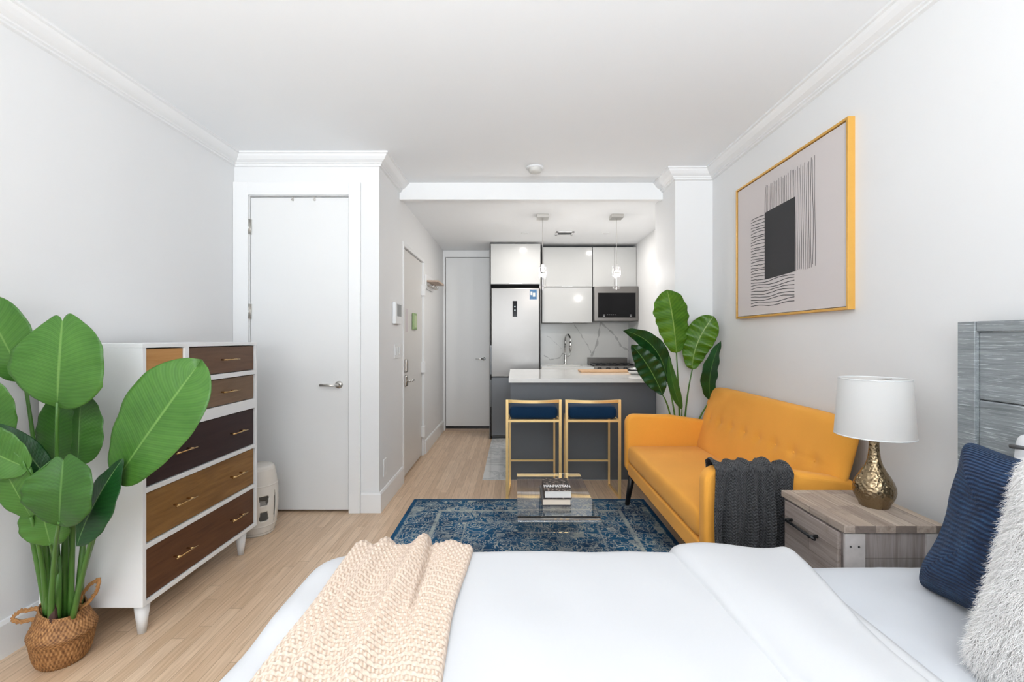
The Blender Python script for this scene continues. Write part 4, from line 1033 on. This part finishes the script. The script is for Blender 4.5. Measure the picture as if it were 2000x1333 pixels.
# ------------------------------------------------------------------ framed print
FX, FW = 1.57, XR
fy0, fy1, fz0, fz1, fb = 2.17, 3.27, 1.436, 2.347, .012
t = tag(empty('wall_art', (XR, 2.72, 1.436)), 'large gold-framed abstract print of black block and thin lines', 'picture')
mb = MB(); mb.box(FX, FW, fy0, fy0+fb, fz0, fz1); mb.box(FX, FW, fy1-fb, fy1, fz0, fz1); mb.box(FX, FW, fy0+fb, fy1-fb, fz0, fz0+fb); mb.box(FX, FW, fy0+fb, fy1-fb, fz1-fb, fz1)
mb.build('frame', M['goldpaint'], t, bevel=.001)
xc = FX+.008
mb = bx(xc, FW-.004, fy0+fb+.004, fy1-fb-.004, fz0+fb+.004, fz1-fb-.004); mb.cur = 1
def ribbon(pts, w, x):
    for (y0, z0), (y1, z1) in zip(pts, pts[1:]):
        n = math.hypot(y1-y0, z1-z0) or 1; ny, nz = -(z1-z0)/n*w, (y1-y0)/n*w; k = len(mb.v)
        mb.v += [(x, y0+ny, z0+nz), (x, y0-ny, z0-nz), (x, y1-ny, z1-nz), (x, y1+ny, z1+nz)]; mb.face((k, k+1, k+2, k+3))
xi = xc-.0008
k = len(mb.v); mb.v += [(xi-.0004, 2.905, 1.668), (xi-.0004, 2.592, 1.676), (xi-.0004, 2.590, 2.097), (xi-.0004, 2.905, 2.090)]; mb.face((k, k+1, k+2, k+3))
rnd = random.Random(3)
for i in range(31):
    z = lerp(2.079, 1.508, i/30); end = 2.90 if z > 1.668 else 2.597
    pts = []; n = 9; ph = rnd.random()*6
    for j in range(n+1):
        y = lerp(3.075, end, j/n); pts.append((y, z+.006*math.sin((3.075-y)*17+ph*.35)+rnd.uniform(-.0015, .0015)))
    ribbon(pts, .0021, xi)
for i in range(30):
    y = lerp(2.903, 2.42, i/29); z1_ = 2.252+rnd.uniform(-.012, .012); z0_ = 2.09 if y > 2.592 else 1.685+rnd.uniform(-.012, .01)
    pts = []; n = 8; ph = rnd.random()*6
    for j in range(n+1):
        z = lerp(z1_, z0_, j/n); pts.append((y+.004*math.sin(z*9+ph*.5)+rnd.uniform(-.001, .001), z))
    ribbon(pts, .0016, xi)
mb.build('print', [M['canvas'], M['ink']], t)

# ------------------------------------------------------------------ bed
BX0_, BX1_, BY0, BY1, BT = -.585, 1.49, -.02, 1.495, .590
t = tag(empty('bed', (.45, .74, 0)), 'bed with grey whitewashed wood headboard and pale sheet', 'bed')
bx(BX0_+.03, 1.50, BY0+.03, BY1-.03, .17, .30).build('bed_base', M['greytrim'], t)
for x in (BX0_+.08, 1.44):
    for y in (BY0+.08, BY1-.08): bx(x-.03, x+.03, y-.03, y+.03, .0112 if y > 1 and x < 1 else 0, .17).build('leg', M['blackwood'], t)
c = MB(); c.cushion(((BX0_+BX1_)/2, (BY0+BY1)/2, .445), (1,0,0), (0,1,0), (0,0,1), (BX1_-BX0_)/2, (BY1-BY0)/2, .145, n=16, m=26, pw=.4, nu=90, nv=90,
    fn=lambda a, b, s_: (.006*noise.noise(Vector((a*7, b*7, 0)))+.006*abs(noise.noise(Vector((a*15+b*6, b*5, 3)))) if s_ > 0 else 0))
c.build('mattress', M['sheet'], t, merge=True)
hx0, hx1 = 1.505, 1.565
for y0, y1 in ((1.508, 1.566), (-.09, -.032)): bx(hx0, hx1, y0, y1, 0, 1.355).build('headboard_post', M['head'], t, bevel=.002)
mb = MB(); mb.box(hx0+.004, hx1-.004, -.03, 1.506, 1.322, 1.355); mb.build('headboard_rail', M['head'], t, bevel=.002)
mb = MB()
for z0, z1 in ((1.10, 1.320), (.878, 1.097), (.656, .875), (.30, .653)): mb.box(hx0+.014, hx1-.012, -.03, 1.506, z0, z1)
mb.build('headboard_boards', M['head'], t, bevel=.003)

def bed_surf(x, y, h, rx0=-.560, ry0=.05, ry1=1.470, zt=.592, rho=.045, cr=.07):
    """point of a cloth laid over the bed; (x, y) cloth coordinates, h lift above the surface"""
    ix, iy0, iy1 = rx0+cr, ry0+cr, ry1-cr
    qx = max(x, ix) if x > ix else ix; qy = min(max(y, iy0), iy1)
    if x > ix: qx = x
    dx, dy = x-qx, y-qy; d = math.hypot(dx, dy); sd = d-cr
    if sd <= 0: return Vector((x, y, zt+h))
    n = Vector((dx/d, dy/d, 0)); Q = Vector((qx, qy, 0))+n*cr
    if sd < rho*math.pi/2:
        a = sd/rho; nn = n*math.sin(a)+Vector((0, 0, math.cos(a))); return Q+Vector((0, 0, zt-rho))+nn*(rho+h)
    return Q+n*(rho+h)+Vector((0, 0, zt-rho-(sd-rho*math.pi/2)))
def wr(x, y): return .009*noise.noise(Vector((x*2.1, y*2.6, 0)))+.0055*noise.noise(Vector((x*6+y*2, y*3, 5)))
m_ = MB()
def dv(u, v):
    x = lerp(-.93, .88, u); y = lerp(-.18, 1.80, v)
    h = .018+wr(x, y)
    out = max(0, -.56-x)+max(0, y-1.47)
    h += min(out, .3)*.10*(math.sin((x if y > 1.47 else y)*21)+1)*.5
    h += .0035*math.sin(y*26+3*math.sin(x*3))*sst(-.25, -.55, x)*(1 if x > -.6 else .5)
    h *= sst(.885, .85, x); h = max(h, .003)
    return bed_surf(x, y, h)
m_.grid(dv, 150, 150)
duvet = tag(m_.build('duvet', M['duvet'], loc=(.15, .74, .6)), 'plain white duvet spread over the bed', 'duvet')
m_ = MB()
def df(u, v):
    y = lerp(-.16, 1.74, v); x0_ = .535+.012*math.sin(y*3)-.02*sst(1.2, 1.5, y); x1_ = .845+.05*sst(1.0, 1.5, y)+.01*math.sin(y*5)
    x = lerp(x0_, x1_, u)
    e = min(1, min(u, 1-u)/.10); e = math.sqrt(max(0, 1-(1-e)**2))
    h = .006+(.034+wr(x+3, y)*1.1+.006*math.sin(u*7+y*4))*e
    return bed_surf(x, y, h)
m_.grid(df, 60, 150)
m_.build('folded_edge', M['duvet'], duvet)
# beige chunky knit throw across the foot
m_ = MB()
def kt(u, v):
    y = lerp(-.14, 1.66, v)
    xl = -.505+.02*math.sin(y*4+1)-.03*sst(1.1, 1.5, y); xr = -.150+.015*math.sin(y*3)+.03*sst(1.1, 1.5, y)
    x = lerp(xl, xr, u)
    r = 0
    for c0, a, wv, ph in ((.10, .014, .05, 0), (.27, .024, .055, 1.2), (.56, .034, .075, 2.2), (.83, .014, .08, .6)):
        c_ = c0+.03*math.sin(y*3.2+ph)-.14*(1.5-y)*(c0-.5)*.3
        r += a*math.exp(-((u-c_)/wv)**2)*(.55+.45*sst(.5, 1.5, y))
    cr_ = .62+.10*(1.45-y)/.5
    r -= .016*math.exp(-((u-cr_-.04)/.018)**2)*sst(1.0, 1.25, y)
    e = min(1, min(u, 1-u)/.05); e = math.sqrt(max(0, 1-(1-e)**2))
    # stitches: rows of V shaped loops standing off the cloth
    a = (x+.6)/.0155; b = y/.0135
    row = math.floor(b); fb = b-row; fa = (a+.5*(row % 2)) % 1.0
    V = abs(fa-.5)*2
    st = math.sin(math.pi*min(1, max(0, fb)))*(.35+.65*math.sin(math.pi*abs(math.sin(math.pi*fa+fb*1.5))**.8*.5))
    h = .020+.016*e+r*e+.0062*st*e
    return bed_surf(x, y, h, rho=.05)
m_.grid(kt, 190, 800)
tag(m_.build('throw_blanket', M['knit'], loc=(-.32, .74, .62)), 'beige chunky knit throw across the foot of the bed', 'throw blanket')

# cushions
def frame3(n, up=(0, 0, 1)):
    n = Vector(n).normalized(); a = Vector(up).cross(n).normalized(); return a, n.cross(a).normalized(), n
a, b, n = frame3((-1, .04, .32))
c = MB(); c.cushion((1.212, 1.105, .802), a, b, n, .215, .222, .075, n=14, m=2.2, pw=.62, nu=90, nv=90, pinch=.10,
    fn=lambda p, q, s_: .016*noise.noise(Vector((p*2.2, q*2.2, 1+s_)))-.018*math.exp(-((p+.85)**2/.12+(q+.12)**2/.05)) )
tag(c.build('cushion', M['cord'], loc=(1.21, 1.10, .6), merge=True), 'navy ribbed cushion leaning by the headboard', 'cushion', 'cushions on the bed')
a, b, n = frame3((-1, -.10, .34))
c = MB(); c.cushion((1.075, .775, .828), a, b, n, .235, .240, .080, n=12, m=2.4, pw=.6, nu=100, nv=100, pinch=.04,
    fn=lambda p, q, s_: .008*noise.noise(Vector((p*4, q*5, 2)))+.003*noise.noise(Vector((p*14+q*8, q*16, 4))))
furry = tag(c.build('cushion', M['fur'], loc=(1.085, .81, .6), merge=True), 'fluffy white faux-fur cushion in front of the navy cushion', 'cushion', 'cushions on the bed')
pile = c.build('fur_pile', M['fur'], furry, merge=True); tag(pile, kind='stuff')
pm = pile.modifiers.new('pile', 'PARTICLE_SYSTEM'); ps = pm.particle_system.settings
ps.type = 'HAIR'; ps.count = 60000; ps.hair_length = .009; ps.hair_step = 3; ps.render_step = 3; ps.use_advanced_hair = True
ps.brownian_factor = .004; ps.factor_random = .0015; ps.tangent_factor = .001; ps.root_radius = .35; ps.tip_radius = .08; ps.radius_scale = .0022; ps.material = 1
ps.object_align_factor = (-.0015, -.0015, -.003)
a, b, n = frame3((-1, .0, .16))
t = tag(empty('pillow', (1.42, 1.0, .6)), 'white bed pillow with a grey ribbon trim against the headboard', 'pillow')
c = MB(); c.cushion((1.428, 1.003, .820), a, b, n,   .34, .215, .062, n=14, m=2.2, pw=.6, nu=60, nv=60, pinch=.04)
c.build('pillow_body', M['pillow'], t, merge=True)
pts = []
for k in range(25):
    s_ = -1+2*k/24; pts.append(Vector((1.428, 1.003, .820))+a*(.34*s_)+b*(.178-.012*s_*s_)+n*(.044*math.sqrt(max(0, 1-s_*s_*.97))))
MB().tube(pts, .006, 8).build('ribbon', M['greytrim'], t)
